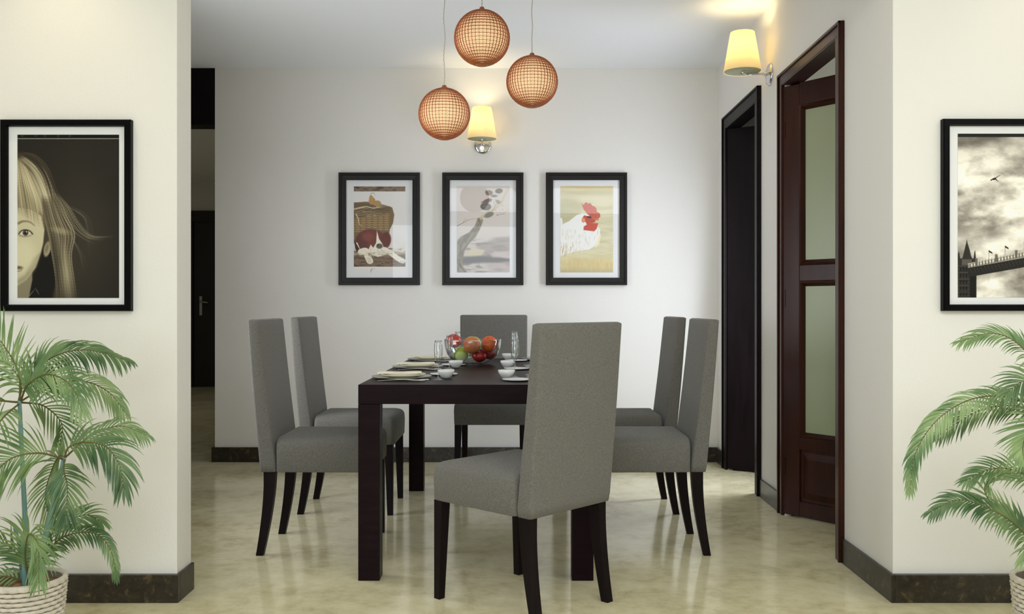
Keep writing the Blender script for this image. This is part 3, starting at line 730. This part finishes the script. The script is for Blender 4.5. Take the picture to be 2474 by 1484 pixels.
def dog():
    p = Paint(128, 210, 1.6, PAPER); n = p.noise(10, 3, 4, 4); n2 = p.noise(22, 14, 4, 9)
    p.poly([(1, 1), (126, 1), (126, 13), (1, 13)], (118, 104, 88), 1); p.blend(((p.Y < 13) & (p.Y > 1) & (p.X > 1) & (p.X < 126))*np.clip((n-.45)*4, 0, 1), (74, 62, 52))
    ins = (p.X > 1) & (p.X < 126) & (p.Y < 196)
    p.blend(ins*np.clip((p.Y-120)/40, 0, 1)*np.clip((n2-.3)*2, 0, 1)*.8, (182, 170, 138))
    p.blend(ins*np.clip((p.Y-158)/14, 0, 1)*.95, (112, 92, 74)); p.blend(ins*(p.Y > 150)*np.clip((n-.5)*5, 0, 1)*.7, (66, 52, 42))
    # basket
    p.poly([(1, 40), (30, 38), (50, 40), (75, 46), (94, 52), (99, 70), (96, 90), (88, 106), (86, 120), (84, 132), (1, 140)], (110, 92, 66), 2)
    p.blend((p.sdf([(1, 60), (88, 62), (86, 108), (1, 112)]) < 0)*(.5+.5*np.sin(p.Y*1.15+np.sin(p.X*.45)*.9))*.85, (168, 140, 96))
    p.blend((p.sdf([(1, 60), (88, 62), (86, 108), (1, 112)]) < 0)*np.clip(np.sin(p.X*.45), 0, 1)*.22, (72, 56, 40))
    p.poly([(1, 40), (90, 50), (86, 66), (1, 78)], (96, 80, 60), 3, .7)
    for k in range(22): x = R_.uniform(2, 70); y = R_.uniform(48, 74); p.line([(x, y), (x+12, y-R_.uniform(-3, 6)), (x+24, y+R_.uniform(-5, 3))], R_.uniform(.8, 1.8), R_.choice([(176, 160, 128), (62, 50, 38), (140, 122, 90), (196, 184, 152)]), .7)
    p.line([(2, 56), (30, 50), (50, 54), (70, 48)], 3.5, (196, 184, 156), .8); p.line([(6, 68), (12, 80), (14, 92), (22, 98)], 2.5, (196, 182, 144), .9)
    p.ell(45, 36, 8, 9, (166, 130, 82), 1.5); p.ell(43, 29, 5, 6, (170, 134, 86), 1.5); p.ell(57, 42, 10, 7, (160, 128, 84), 1.5); p.line([(42, 25), (43, 18), (50, 17), (52, 22)], 1.1, (110, 90, 66), .9)
    # hound: back and ears
    p.ell(42, 132, 36, 28, (104, 56, 48), 4); p.ell(78, 132, 13, 20, (94, 50, 43), 3, 1, 8); p.ell(20, 140, 14, 22, (90, 50, 44), 3, 1, -12); p.ell(34, 124, 14, 10, (124, 72, 62), 7, .7)
    p.poly([(4, 150), (2, 130), (12, 150), (16, 162), (8, 160)], (60, 40, 34), 2)
    p.poly([(57, 108), (62, 128), (70, 140), (74, 150), (68, 160), (52, 158), (48, 150), (55, 138)], (222, 214, 196), 1.6)
    p.ell(63, 146, 8, 6.5, (96, 84, 74), 2.5); p.ell(60, 143, 2, 1.5, (28, 22, 20), 1)
    p.poly([(42, 142), (48, 150), (62, 160), (74, 150), (86, 154), (80, 166), (60, 172), (44, 168), (34, 160)], (216, 208, 190), 2)
    p.line([(18, 160), (30, 158), (34, 170), (40, 182)], 15, (214, 206, 188), 1, 1.5, False); p.ell(40, 182, 8, 7, (220, 212, 196), 1.5)
    p.line([(76, 154), (92, 164), (108, 176), (120, 182)], 12, (214, 208, 194), 1, 1.5, False); p.ell(118, 182, 8, 5, (220, 214, 202), 1.5)
    p.line([(8, 138), (12, 146), (16, 154)], 3, (222, 214, 200), .9)
    for k in range(36): x = R_.uniform(34, 84); y = R_.uniform(152, 170); p.line([(x, y), (x+R_.uniform(-4, 4), y+5)], 1, R_.choice([(150, 138, 118), (236, 230, 214), (120, 104, 88)]), .6)
    for k in range(3): p.line([(36+k*3, 182), (37+k*3, 188)], .9, (120, 100, 86), .8); p.line([(114+k*4, 182), (116+k*4, 187)], .9, (120, 104, 92), .8)
    for k in range(60): x = R_.uniform(2, 110); y = R_.uniform(160, 194); p.line([(x, y), (x+R_.uniform(6, 16), y+R_.uniform(-2, 3))], 1.1, R_.choice([(80, 62, 50), (150, 122, 96), (60, 46, 38)]), .4)
    p.line([(42, 210), (43, 203), (46, 201), (45, 207)], 1.6, (120, 118, 112), .7); p.line([(48, 202), (52, 200), (52, 204)], .8, (150, 148, 142), .6)
    m_ = (p.X < 1) | (p.X > 126); p.blend(m_*1., PAPER); p.blend(((p.Y > 196) & (p.Y < 200))*1., PAPER)
    return p
def branch():
    p = Paint(128, 210, 1.6, (194, 187, 182)); n = p.noise(26, 7, 5, 14); n2 = p.noise(9, 12, 4, 21)
    p.blend(np.clip((p.Y-118)/30, 0, 1)*.6, (176, 166, 158)); p.blend(np.clip((p.Y-120)/20, 0, 1)*np.clip((n-.45)*5, 0, 1)*.8, (116, 110, 106))
    p.poly([(30, 170), (60, 140), (90, 128), (130, 122), (130, 165), (90, 160), (60, 178)], (150, 142, 136), 8, .7)
    p.poly([(20, 168), (38, 150), (68, 156), (60, 168), (34, 174)], (190, 182, 156), 3, .9)
    p.poly([(10, 172), (60, 170), (130, 176), (130, 188), (60, 186), (12, 190)], (98, 95, 93), 6, .95)
    p.poly([(70, 190), (130, 182), (130, 212), (84, 212)], (170, 158, 156), 6, .7); p.poly([(78, 164), (130, 156), (130, 176), (86, 172)], (182, 170, 168), 4, .8)
    br = (140, 134, 116)
    p.poly([(-2, 140), (8, 124), (30, 112), (44, 96), (50, 78), (60, 76), (64, 84), (56, 104), (46, 124), (28, 140), (18, 160), (12, 190), (28, 214), (4, 214), (-2, 190)], br, 2)
    p.blend((p.sdf([(-2, 140), (8, 124), (30, 112), (44, 96), (50, 78), (60, 76), (64, 84), (56, 104), (46, 124), (28, 140), (18, 160), (12, 190), (28, 214), (4, 214), (-2, 190)]) < 0)*np.clip((n2-.45)*4, 0, 1)*.7, (104, 98, 88))
    p.line([(46, 108), (54, 90), (55, 82)], 2, (110, 104, 92), .8); p.line([(6, 190), (14, 202), (24, 212)], 3, (76, 70, 66), .8); p.line([(2, 172), (20, 150), (40, 122), (52, 96)], 4, (104, 98, 86), .55, 3)
    p.line([(-2, 98), (14, 90), (24, 84), (38, 80), (50, 79)], 1.6, (132, 124, 108), .9); p.line([(14, 90), (20, 80), (26, 84)], 1, (150, 142, 126), .8)
    p.line([(58, 78), (76, 64), (94, 54), (108, 38), (116, 22), (126, 4)], 7, (186, 176, 148), .8, 3); p.line([(66, 74), (86, 60), (96, 44), (112, 36)], 1.6, (112, 106, 94), .8)
    p.line([(96, 70), (110, 68), (124, 58)], 1.2, (140, 132, 118), .8); p.line([(108, 68), (118, 68)], 1, (140, 132, 118), .7)
    for cx_, cy_, rx, ry, c_, ro in ((78, 16, 9, 6, (110, 108, 104), 10), (102, 12, 9, 6, (104, 102, 98), -8), (74, 36, 11, 5, (104, 96, 94), -18), (70, 50, 13, 9, (92, 92, 92), 5), (78, 70, 12, 6, (122, 118, 108), -22), (90, 24, 8, 3, (120, 118, 112), 0), (100, 38, 6, 4, (136, 132, 122), 30)):
        p.ell(cx_, cy_, rx, ry, c_, 2, .95, ro)
    p.ell(70, 49, 8, 4.5, (116, 116, 114), 3, .7); p.ell(75, 20, 5, 3, (150, 92, 78), 2, .6); p.ell(64, 40, 5, 3, (128, 84, 78), 2, .6)
    for k in range(40): x = R_.uniform(64, 112); y = R_.uniform(8, 76); p.line([(x, y), (x+R_.uniform(-4, 4), y+R_.uniform(-3, 4))], .9, R_.choice([(90, 88, 84), (206, 200, 188), (140, 134, 124)]), .6)
    return p
def rooster():
    p = Paint(128, 210, 1.6, (206, 200, 172)); n = p.noise(50, 9, 5, 31); n2 = p.noise(3, 16, 3, 17)
    p.blend(np.clip((n-.35)*3, 0, 1)*.7, (184, 178, 142)); p.blend(np.exp(-((p.Y-16)/8)**2)*.5, (170, 162, 124)); p.blend(np.clip(1-p.Y/14, 0, 1)*n2*.9, (206, 176, 112))
    p.ell(20, 60, 34, 34, (170, 166, 132), 20, .5); p.blend(np.clip((p.Y-150)/30, 0, 1)*.6, (212, 202, 160)); p.blend(np.clip((p.Y-168)/20, 0, 1)*n2*.9, (196, 170, 112)); p.blend(np.clip((p.Y-196)/12, 0, 1)*.6, (172, 164, 136))
    wh = (224, 223, 220)
    p.poly([(-3, 96), (20, 86), (40, 70), (54, 66), (70, 68), (80, 90), (96, 104), (97, 122), (90, 142), (70, 154), (40, 158), (-3, 170)], wh, 2)
    p.poly([(-3, 76), (4, 78), (6, 90), (-3, 100)], wh, 2)
    for k in range(120):
        x = R_.uniform(0, 92); y = R_.uniform(104, 156); 
        if x > 60 and y > 146: continue
        p.line([(x, y), (x+R_.uniform(-3, 1), y+R_.uniform(5, 11))], .9, R_.choice([(198, 190, 160), (236, 235, 232), (190, 172, 124), (208, 202, 180)]), .55)
    for k in range(40): x = R_.uniform(-2, 36); y = R_.uniform(136, 165); p.line([(x, y), (x-2, y+8)], 1.2, R_.choice([(190, 150, 90), (210, 176, 116), (160, 144, 108)]), .6)
    p.poly([(95, 118), (99, 120), (94, 142), (86, 150), (84, 146)], (226, 216, 176), 2, .8)
    rd = (186, 96, 82)
    p.poly([(51, 41), (56, 46), (62, 39), (68, 43), (72, 41), (78, 48), (84, 50), (88, 56), (88, 62), (96, 66), (97, 74), (92, 80), (80, 80), (72, 74), (64, 66), (56, 56)], rd, 1.2)
    p.poly([(53, 78), (58, 71), (70, 74), (80, 80), (94, 82), (88, 86), (78, 90), (66, 90), (58, 86), (54, 88)], (178, 84, 70), 1.2)
    p.ell(56, 83, 4.5, 6, (214, 140, 110), 1.5); p.ell(70, 75.5, 6, 2.4, (74, 60, 56), 1.2, 1, 8)
    p.poly([(62, 88), (74, 90), (84, 90), (92, 90), (88, 104), (82, 110), (66, 108), (56, 107), (57, 98), (64, 94)], (186, 84, 74), 1.4)
    p.poly([(84, 83), (97, 84), (86, 87)], (214, 196, 150), 1)
    for k in range(26): x = R_.uniform(56, 90); y = 46+(x-56)*.8+R_.uniform(-3, 6); p.line([(x, y), (x+4, y+5)], 1, R_.choice([(214, 116, 98), (170, 72, 60)]), .5)
    return p

framed('large black framed portrait of a long-haired child on the left pier', (164-CX)/673.5, CZ-(521.5-740)/673.5, .466, .684, .0237, .026, YF, M['frame_black'], 0, portrait(), (-.178, .186, -.295, .290), None, 1.1, .9)
framed('large black framed bridge and stormy sky print on the right pier', (2430-CX)/673.5, CZ-(520.5-740)/673.5, .466, .686, .0237, .026, YF, M['frame_black'], 0, bridge(), (-.175, .189, -.295, .292), None, 1.5, .9)
GP = 'three framed pictures on the back wall'
for cxp, fn, lb, g_ in ((916, dog, 'dark framed hound and basket picture, leftmost on the back wall', 1.35), (1166.5, branch, 'dark framed misty branch picture, middle of the back wall', 1.35), (1417, rooster, 'dark framed white rooster picture, rightmost on the back wall', 1.2)):
    cx = (cxp-CX)/356; cz = CZ+(740-553)/356
    framed(lb, cx, cz, .551, .764, .050, .032, YB, M['frame_dark'], 0, fn(), (-.177, .182, cz*0-.296, .292), GP, g_)

# ------------------------------------------------------------------ tableware
TT = TZ+.0008
def flat_disc(r, h_, rim=.3):                                # a plate: flat base, raised rim
    return [(.0005, .004), (r*.62, .004), (r*.70, .006), (r, h_), (r-.0005, h_-.003), (r*.66, .001), (r*.55, 0), (.0005, 0)]
def tab_thing(name, label, cat, x, y, group, z=TT, rz=0): return thing(name, label, cat, (x, y, z), rz, group)
chg = obj('charger_plate', MB().lathe(flat_disc(.126, .010), 48), M['charger'])
din = obj('dinner_plate', MB().lathe(flat_disc(.094, .014), 48), M['cream'])
nap_mb = MB()
secs = []
for k in range(13):
    q = k/12; x = -.093+.186*q; wv = .003*math.sin(q*9)
    secs.append([(x, -.028-wv, .0), (x, -.026, .006+wv*.3), (x, .020, .007+wv*.4), (x, .028+wv, .002), (x, .026, 0)])
nap_mb.loft(secs)
nap = obj('folded_napkin', nap_mb, M['cream'], bevel=.001)
sau = obj('side_plate', MB().lathe(flat_disc(.061, .008), 40), M['china'])
bwl = obj('small_bowl', MB().lathe([(.0005, .005), (.018, .006), (.028, .014), (.034, .026), (.0358, .036), (.0348, .0365), (.0325, .026), (.0265, .013), (.016, .0), (.0005, 0)][::1], 36), M['china'])
flu = thing('champagne_flute', '', 'glass', group='champagne flutes')
obj('foot', MB().lathe([(.0005, .0), (.024, 0), (.0243, .0012), (.012, .003), (.004, .008), (.0005, .009)], 28), M['glass'], flu)
obj('stem', MB().lathe([(.004, .008), (.0027, .02), (.0025, .05), (.0028, .066), (.006, .072)], 16), M['glass'], flu)
obj('bowl', MB().lathe([(.0005, .069), (.006, .072), (.0125, .082), (.0165, .10), (.0175, .12), (.0165, .145), (.0145, .162), (.0135, .162), (.0155, .145), (.0165, .12), (.0155, .10), (.0115, .083), (.0005, .074)], 28), M['glass'], flu)
def cutlery(kind):
    mb = MB(); secs = []
    n = 14
    for k in range(n+1):
        q = k/n; y = -.095+.19*q
        if kind == 'fork': wd = .0055-.003*math.sin(min(1, q*1.3)*PI*.9) if q < .72 else .0025+.0085*min(1, (q-.72)*9)
        else: wd = .0055-.001*q if q < .45 else .0045+.005*math.sin((q-.45)/.55*PI*.9)
        z = .0015+.004*math.sin(q*PI)+(0.004*max(0, q-.85)/.15 if kind == 'fork' else 0)
        secs.append([(-wd, y, z), (wd, y, z), (wd, y, z+.0018), (-wd, y, z+.0018)])
    if kind == 'fork':
        mb.loft(secs[:-2])
        for t_ in (-.009, -.003, .003, .009): mb.box(t_-.0014, t_+.0014, .064, .098, .0045, .0068)
    else: mb.loft(secs)
    return mb
frk = obj('fork', cutlery('fork'), M['steel']); knf = obj('knife', cutlery('knife'), M['steel'])
protos = {'charger_plate': chg, 'dinner_plate': din, 'folded_napkin': nap, 'side_plate': sau, 'small_bowl': bwl, 'fork': frk, 'knife': knf}
used = set()
def put(kind, x, y, z, rz, label, cat, group, tilt=0):
    p = protos[kind]; o = p if kind not in used else p.copy()
    if kind in used: C.objects.link(o)
    used.add(kind); o.location = (x, y, z); o.rotation_euler = (tilt, 0, rz); tag(o, label, cat, group); return o
row = ['nearest the camera', 'in the middle', 'furthest away']
fl_used = False
for side, sg in (('left', 1), ('right', -1)):
    for i in range(3):
        if sg == 1:
            yc = 3.866+i*.648; X = lambda dx: -.471+dx; Y = lambda dy: yc+dy; 
        else:
            yc = 3.83+i*.66; X = lambda dx: .179-dx; Y = lambda dy: yc-dy
        lb = '%s side, setting %s' % (side, row[i])
        put('charger_plate', X(0), Y(0), TT, 0, 'grey charger plate under cream plate, '+lb, 'plate', 'charger plates')
        put('dinner_plate', X(.006), Y(.006), TT+.0045, 0, 'cream dinner plate on the charger, '+lb, 'plate', 'cream dinner plates')
        put('folded_napkin', X(-.012), Y(.02), TT+.0188, .12*sg, 'folded cream napkin on the dinner plate, '+lb, 'napkin', 'folded napkins')
        put('side_plate', X(.165), Y(.165 if sg == 1 else .10), TT, 0, 'small white side plate, '+lb, 'plate', 'small side plates')
        put('small_bowl', X(.188 if sg == 1 else .209), Y(-.022 if sg == 1 else .0), TT, 0, 'small white china bowl, '+lb, 'bowl', 'small china bowls')
        fx_, fy_ = X(.163 if sg == 1 else .174), Y(-.109 if sg == 1 else -.045)
        lab = 'slender clear champagne flute, '+lb
        if not fl_used: flu.location = (fx_, fy_, TT); flu['label'] = lab; fl_used = True
        else: dup(flu, (fx_, fy_, TT), 0, lab)
        put('fork', X(.03), Y(-.148), TT, -PI/2+.05*sg if sg == 1 else PI/2-.02, 'silver fork, '+lb, 'fork', 'silver forks')
        put('knife', X(.02), Y(-.172), TT, -PI/2-.04 if sg == 1 else PI/2+.03, 'silver knife, '+lb, 'knife', 'silver knives')

# fruit bowl
BX, BY = -.215, 4.80
fb = thing('fruit_bowl', 'round clear glass bowl heaped with fruit on the table', 'bowl', (BX, BY, TT))
Rb, Hb = .150, .128
outer = [(.0005, 0), (.05, 0), (.055, .004)]+[(.055+(Rb-.055)*math.sin(q*PI/2)**.9, .004+(Hb-.004)*(1-math.cos(q*PI/2))) for q in [k/10 for k in range(1, 11)]]
inner = [(max(.0005, r-.003), z+.0025) for r, z in outer][::-1]
obj('glass_body', MB().lathe(outer+[(Rb-.001, Hb+.002)]+inner, 56), M['glass'], fb)
def apple_prof(r, sq=.92, dip=.18):
    out = []
    for k in range(21):
        a = PI*k/20; rr = r*(1-.05*math.cos(2*a)); z = r*sq*math.cos(a)
        d = dip*r*math.exp(-(math.sin(a)/.28)**2); z += -d if math.cos(a) > 0 else d*.6
        out.append((max(.0004, rr*math.sin(a)*(1+.06*math.cos(a))), z))
    return out
FG = 'fruit heaped in the glass bowl'
FM = {'red': fruit_mat('red_apple_skin', (150, 28, 26), (196, 70, 52), .3, 14), 'redd': fruit_mat('deep_red_apple_skin', (122, 20, 24), (170, 40, 36), .28, 14), 'green': fruit_mat('green_apple_skin', (120, 150, 30), (160, 182, 60), .3, 8),
      'orange': fruit_mat('orange_peel', (206, 82, 24), (222, 104, 40), .45, 8, .5), 'peach': fruit_mat('blushed_orange_peel', (200, 92, 40), (180, 128, 70), .5, 14, .4), 'yellow': fruit_mat('yellow_apple_skin', (176, 172, 62), (200, 190, 90), .35, 7)}
def fruit(name, label, m, pxx, pyy, Y_, r, stem=True, tilt=(0, 0, 0)):
    s_ = F/Y_; o_ = thing(name, label, 'fruit', px(pxx, pyy, s_), 0, FG); o_.rotation_euler = tilt
    if name == 'apple':
        obj('skin', MB().lathe(apple_prof(r), 32), m, o_)
        if stem: obj('stalk', MB().tube([(0, 0, r*.68), (.002, 0, r*.95), (.006, 0, r*1.2)], [.0016, .0013, .0018], 6), M['stalk'], o_)
    else:
        obj('skin', MB().lathe([(max(.0004, r*math.sin(PI*k/20)), r*.97*math.cos(PI*k/20)) for k in range(21)], 32), m, o_)
        obj('navel', MB().lathe([(.0004, r*.985), (.003, r*.98), (.0045, r*.962), (.003, r*.95)], 12), M['stalk'], o_)
fruit('apple', 'red apple at the upper left of the fruit bowl', FM['red'], 1097, 824, 4.80, .039, True, (.3, .25, 0))
fruit('apple', 'green apple low at the left of the fruit bowl', FM['green'], 1114.4, 857.3, 4.7749, .041, True, (.2, -.9, 0))
fruit('orange', 'large blushed orange in front at the top of the fruit bowl', FM['peach'], 1139.6, 834.3, 4.7049, .0435, True, (1.25, .05, 0))
fruit('apple', 'yellow apple peeping out behind the large blushed orange', FM['yellow'], 1142, 830, 4.86, .043, False, (.1, .1, 0))
fruit('orange', 'bright orange at the upper right of the fruit bowl', FM['orange'], 1182.2, 831.5, 4.7522, .0425, True, (.7, -.2, 0))
fruit('apple', 'deep red apple low at the front of the fruit bowl', FM['redd'], 1157.7, 859.8, 4.7498, .037, True, (.4, .3, 0))
fruit('apple', 'dark red apple low at the right of the fruit bowl', FM['redd'], 1181.3, 854.4, 4.8091, .034, False, (-.3, .3, 0))

# ------------------------------------------------------------------ potted palms
def palm(label, pot_px, fronds, canes, seed, mir):
    rg = random.Random(seed); S0 = 800.0; Y0 = F/S0; PX = (pot_px-CX)/S0
    r = thing('potted_palm', label, 'plant', (PX, Y0, 0), 0, 'potted palms beside the piers'); O = Vector((PX, Y0, 0))
    Ht = .238; R0 = .108
    # pot: wicker drum of stacked woven bands
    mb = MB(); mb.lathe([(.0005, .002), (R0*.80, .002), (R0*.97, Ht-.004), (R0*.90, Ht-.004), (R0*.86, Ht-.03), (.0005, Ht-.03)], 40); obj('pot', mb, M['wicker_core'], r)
    nb = 17; mb = MB(); ns = 22
    for j in range(nb):
        z = .008+(Ht-.016)*j/(nb-1); rb = R0*(.82+.17*j/(nb-1)); pts = []
        for k in range(ns*4):
            a = 2*PI*k/(ns*4); rr = rb+.0028*math.cos(a*ns/1+PI*(j % 2)); pts.append((rr*math.cos(a), rr*math.sin(a), z))
        n = 6; vs = []
        for k, p_ in enumerate(pts):
            a = 2*PI*k/(ns*4)
            for q in range(n): b_ = 2*PI*q/n; vs.append((p_[0]+.0048*math.cos(b_)*math.cos(a), p_[1]+.0048*math.cos(b_)*math.sin(a), p_[2]+.0064*math.sin(b_)))
        K = len(pts); mb.add(vs, [(k*n+q, ((k+1) % K)*n+q, ((k+1) % K)*n+(q+1) % n, k*n+(q+1) % n) for k in range(K) for q in range(n)], True)
    wv = obj('woven_bands', mb, M['wicker'], r); wv['kind'] = 'stuff'
    obj('rim', MB().lathe([(R0*.90, Ht-.012), (R0*.90, Ht), (R0*.95, Ht+.005), (R0*1.02, Ht+.003), (R0*1.04, Ht-.004), (R0*1.0, Ht-.012)], 48), M['wicker'], r)
    sv = MB(); n = 30; prof = []
    for i in range(8):
        q = i/7; prof.append((max(.0005, R0*.9*q), Ht-.022+.012*(1-q)))
    sv.lathe(prof, n); sv.v = [(x, y, z+rg.uniform(-.0025, .003)) for x, y, z in sv.v]
    obj('soil', sv, M['soil'], r)
    for pts, rad in canes:
        P = [px(x, y, S0)+Vector((0, dy, 0))-O for x, y, dy in pts]; P = [Vector(p) for p in catmull(P, 8)]
        P[0].z = min(P[0].z, Ht-.02) if P[0].z < Ht+.05 else P[0].z
        N_ = len(P); rr = [rad*(1-.35*i/(N_-1))*(1+.12*(i % 5 == 0)) for i in range(N_)]
        obj('cane', MB().tube(P, rr, 10), M['cane'], r)
    wall_y = YF-.01-Y0
    for fi, (pts, ln, nrm, droop, dens) in enumerate(fronds):
        # pts: (px, py, depth offset); ln leaflet length in px; nrm frond normal; droop 0..1
        P = [px(x, y, S0)+Vector((0, dy, 0))-O for x, y, dy in pts]
        P = [Vector(p) for p in catmull(P, 14)]; cum = [0]
        for a, b_ in zip(P, P[1:]): cum.append(cum[-1]+(b_-a).length)
        T = cum[-1]
        def at_(d):
            for i in range(len(P)-1):
                if cum[i+1] >= d: k = (d-cum[i])/max(1e-9, cum[i+1]-cum[i]); return P[i].lerp(P[i+1], k), (P[i+1]-P[i]).normalized()
            return P[-1], (P[-1]-P[-2]).normalized()
        N_ = len(P); rach = obj('frond', MB().tube(P, [.0032*(1-.8*i/(N_-1)) for i in range(N_)], 6), M['stalk'], r)
        nvec = Vector(nrm).normalized(); L0 = 1.1*ln/S0; mb = MB(); n = int(dens*T/.0155); start = .16
        for k in range(n+1):
            q = start+(1-start)*k/n; p0, tg = at_(q*T)
            side = tg.cross(nvec); side = side.normalized() if side.length > .05 else Vector((1, 0, 0))
            prof = math.sin(min(1, (q-start)/(1-start)*.82+.18)*PI)**.6
            for sgn in ((-1, 1) if k < n else (0,)):
                ang = math.radians(56-34*q+rg.uniform(-5, 5)); d = (tg*math.cos(ang)+side*sgn*math.sin(ang)+nvec*rg.uniform(-.05, .22)).normalized() if sgn else tg
                L_ = L0*(.35+.65*prof)*rg.uniform(.88, 1.08); wd = .0043*rg.uniform(.85, 1.1)
                c = Vector(p0); dd = d.copy(); ring = []; ns_ = 6
                for s_ in range(ns_+1):
                    u = s_/ns_; w_ = wd*(.45+1.1*u if u < .4 else (1-u)/.6*.9+.06); w_ = min(w_, wd)
                    wdir = dd.cross(nvec); wdir = wdir.normalized() if wdir.length > .05 else side
                    up_ = wdir.cross(dd).normalized()
                    ring.append((c-wdir*w_, c-up_*w_*.30, c+wdir*w_))
                    dd = (dd+Vector((0, 0, -1))*droop*.40*(.4+u)).normalized(); c = c+dd*(L_/ns_)
                    if c.y > wall_y: c.y = wall_y-rg.uniform(0, .004)
                vs = [v for t3 in ring for v in t3]; fs = []
                for s_ in range(ns_): a = s_*3; fs += [(a, a+1, a+4, a+3), (a+1, a+2, a+5, a+4)]
                mb.add(vs, fs, True)
        lo = obj('leaflets', mb, M['leaf'] if (fi+seed) % 3 else M['leaf2'], rach); lo['kind'] = 'stuff'
    return r
# frond: [(px,py,dy)...], leaflet length px, normal, droop, density
LF = [
 ([(48,970,0),(44,900,0),(20,830,-.03),(-20,775,-.05)], 92, (.2,-1,.3), .15, 1.1),
 ([(45,970,0),(30,930,.05),(-10,890,.08),(-50,860,.1)], 85, (0,-1,.3), .6, 1),
 ([(48,970,0),(80,905,0),(140,860,-.02),(220,845,-.03),(318,868,-.04)], 82, (.25,-.75,.7), .75, 1.35),
 ([(50,968,0),(90,925,-.05),(150,900,-.08),(210,925,-.10),(245,985,-.12)], 84, (.2,-.9,.5), .55, 1.3),
 ([(50,970,0),(90,935,.08),(160,930,.12),(215,960,.14),(250,1010,.15)], 80, (.1,-.9,.5), .8, 1.1),
 ([(44,972,0),(15,965,-.08),(-20,1000,-.14),(-40,1070,-.16)], 86, (-.3,-1,.3), .6, 1.1),
 ([(47,975,0),(52,1000,-.10),(45,1045,-.16),(35,1110,-.18)], 92, (0,-1,.2), .25, 1.0),
 ([(45,972,0),(65,990,.1),(90,1040,.15),(80,1100,.16)], 80, (0,-1,.2), .35, 1.0),
 ([(155,1108,0),(175,1078,-.02),(225,1064,-.04),(280,1075,-.06),(318,1118,-.08),(328,1172,-.09)], 92, (.25,-.9,.5), .6, 1.25),
 ([(157,1106,0),(190,1062,.08),(250,1042,.12),(310,1068,.14)], 70, (.2,-.7,.7), .7, 1.2),
 ([(155,1110,0),(125,1085,-.08),(80,1095,-.14),(48,1160,-.18),(52,1255,-.20)], 122, (-.15,-1,.25), .35, 1.6),
 ([(155,1110,0),(178,1130,-.06),(202,1165,-.10),(205,1230,-.12)], 96, (.1,-1,.15), .35, 1.25),
 ([(155,1110,0),(120,1110,.06),(85,1150,.10),(60,1220,.12),(70,1290,.13)], 84, (-.1,-1,.3), .4, 1.1),
 ([(70,1405,0),(82,1330,-.05),(112,1272,-.10),(150,1290,-.14),(160,1370,-.16)], 84, (.1,-1,.2), .45, 1.3),
 ([(70,1405,0),(120,1320,.03),(180,1292,.02),(240,1294,0),(278,1335,-.02),(292,1392,-.03)], 46, (.2,-1,.4), .6, 1.1),
 ([(65,1408,0),(95,1330,.05),(105,1290,.08),(170,1262,.1),(215,1285,.1)], 66, (.1,-.9,.4), .55, 1.1),
 ([(60,1408,0),(35,1390,-.02),(0,1385,-.04),(-40,1400,-.05)], 44, (0,-.7,.7), .4, 1.2),
 ([(60,1408,0),(48,1350,0),(20,1310,-.02),(-30,1290,-.03)], 60, (0,-1,.3), .5, 1.0),
]
LC = [([(62,1415,0),(58,1300,.01),(54,1120,0),(47,968,0)], .0085), ([(72,1415,0),(100,1330,0),(132,1210,0),(155,1105,0)], .0095),
      ([(50,1415,.01),(40,1330,.02),(22,1280,.03)], .007), ([(84,1413,.0),(92,1350,.01),(110,1285,.02)], .006), ([(68,1414,-.02),(66,1350,-.02),(62,1290,-.02)], .0075)]
palm('leafy potted palm in a white wicker pot below the child portrait', 65, LF, LC, 1, 1)
RF = [
 ([(2540,980,0),(2500,890,-.02),(2440,825,-.03),(2380,805,-.03),(2305,826,-.03)], 62, (-.2,-.6,.8), .45, 1.2),
 ([(2545,985,0),(2500,930,-.05),(2440,915,-.08),(2385,945,-.10)], 84, (-.2,-.8,.6), .5, 1.2),
 ([(2545,990,0),(2474,972,0),(2400,955,-.02),(2320,968,-.03),(2241,1015,-.05),(2190,1090,-.06),(2174,1175,-.07)], 62, (-.25,-.8,.6), .55, 1.25),
 ([(2545,1000,0),(2470,1000,-.10),(2420,1030,-.14),(2396,1060,-.17),(2385,1085,-.20)], 88, (-.1,-.75,.65), .2, 1.6),
 ([(2545,1010,0),(2474,985,.05),(2400,1000,.08),(2340,1040,.1),(2300,1070,.1)], 64, (-.2,-.8,.6), .4, 1.1),
 ([(2550,1330,0),(2466,1260,.02),(2405,1220,.02),(2388,1180,.02),(2420,1150,.01),(2470,1142,0)], 58, (0,-1,.3), .2, .9),
 ([(2540,1180,0),(2457,1139,.02),(2399,1140,.03),(2345,1170,.04)], 62, (-.2,-.8,.6), .4, 1.2),
 ([(2545,1370,0),(2466,1285,-.02),(2391,1231,-.05),(2291,1196,-.07),(2216,1226,-.08)], 66, (-.2,-.75,.7), .5, 1.25),
 ([(2540,1385,0),(2490,1315,-.06),(2450,1300,-.10),(2420,1330,-.12)], 70, (-.1,-1,.3), .4, 1.5),
 ([(2545,985,0),(2560,900,0),(2600,840,0),(2680,810,0)], 80, (0,-.8,.6), .5, 1),
 ([(2545,1000,0),(2600,960,-.05),(2680,970,-.08),(2740,1060,-.1)], 80, (0,-.8,.6), .5, 1),
 ([(2545,1180,0),(2620,1120,-.05),(2700,1130,-.08),(2760,1200,-.1)], 80, (0,-.8,.6), .5, 1),
 ([(2540,1000,0),(2530,1060,-.1),(2500,1120,-.16),(2480,1200,-.18)], 76, (0,-1,.3), .35, 1.2),
]
RC = [([(2537,1415,0),(2545,1300,0),(2552,1120,0),(2545,985,0)], .0085), ([(2545,1415,0),(2560,1320,0),(2545,1180,0)], .0085), ([(2528,1415,0),(2535,1390,0),(2540,1365,0)], .008)]
palm('potted palm half out of frame below the bridge print', 2541, RF, RC, 2, -1)
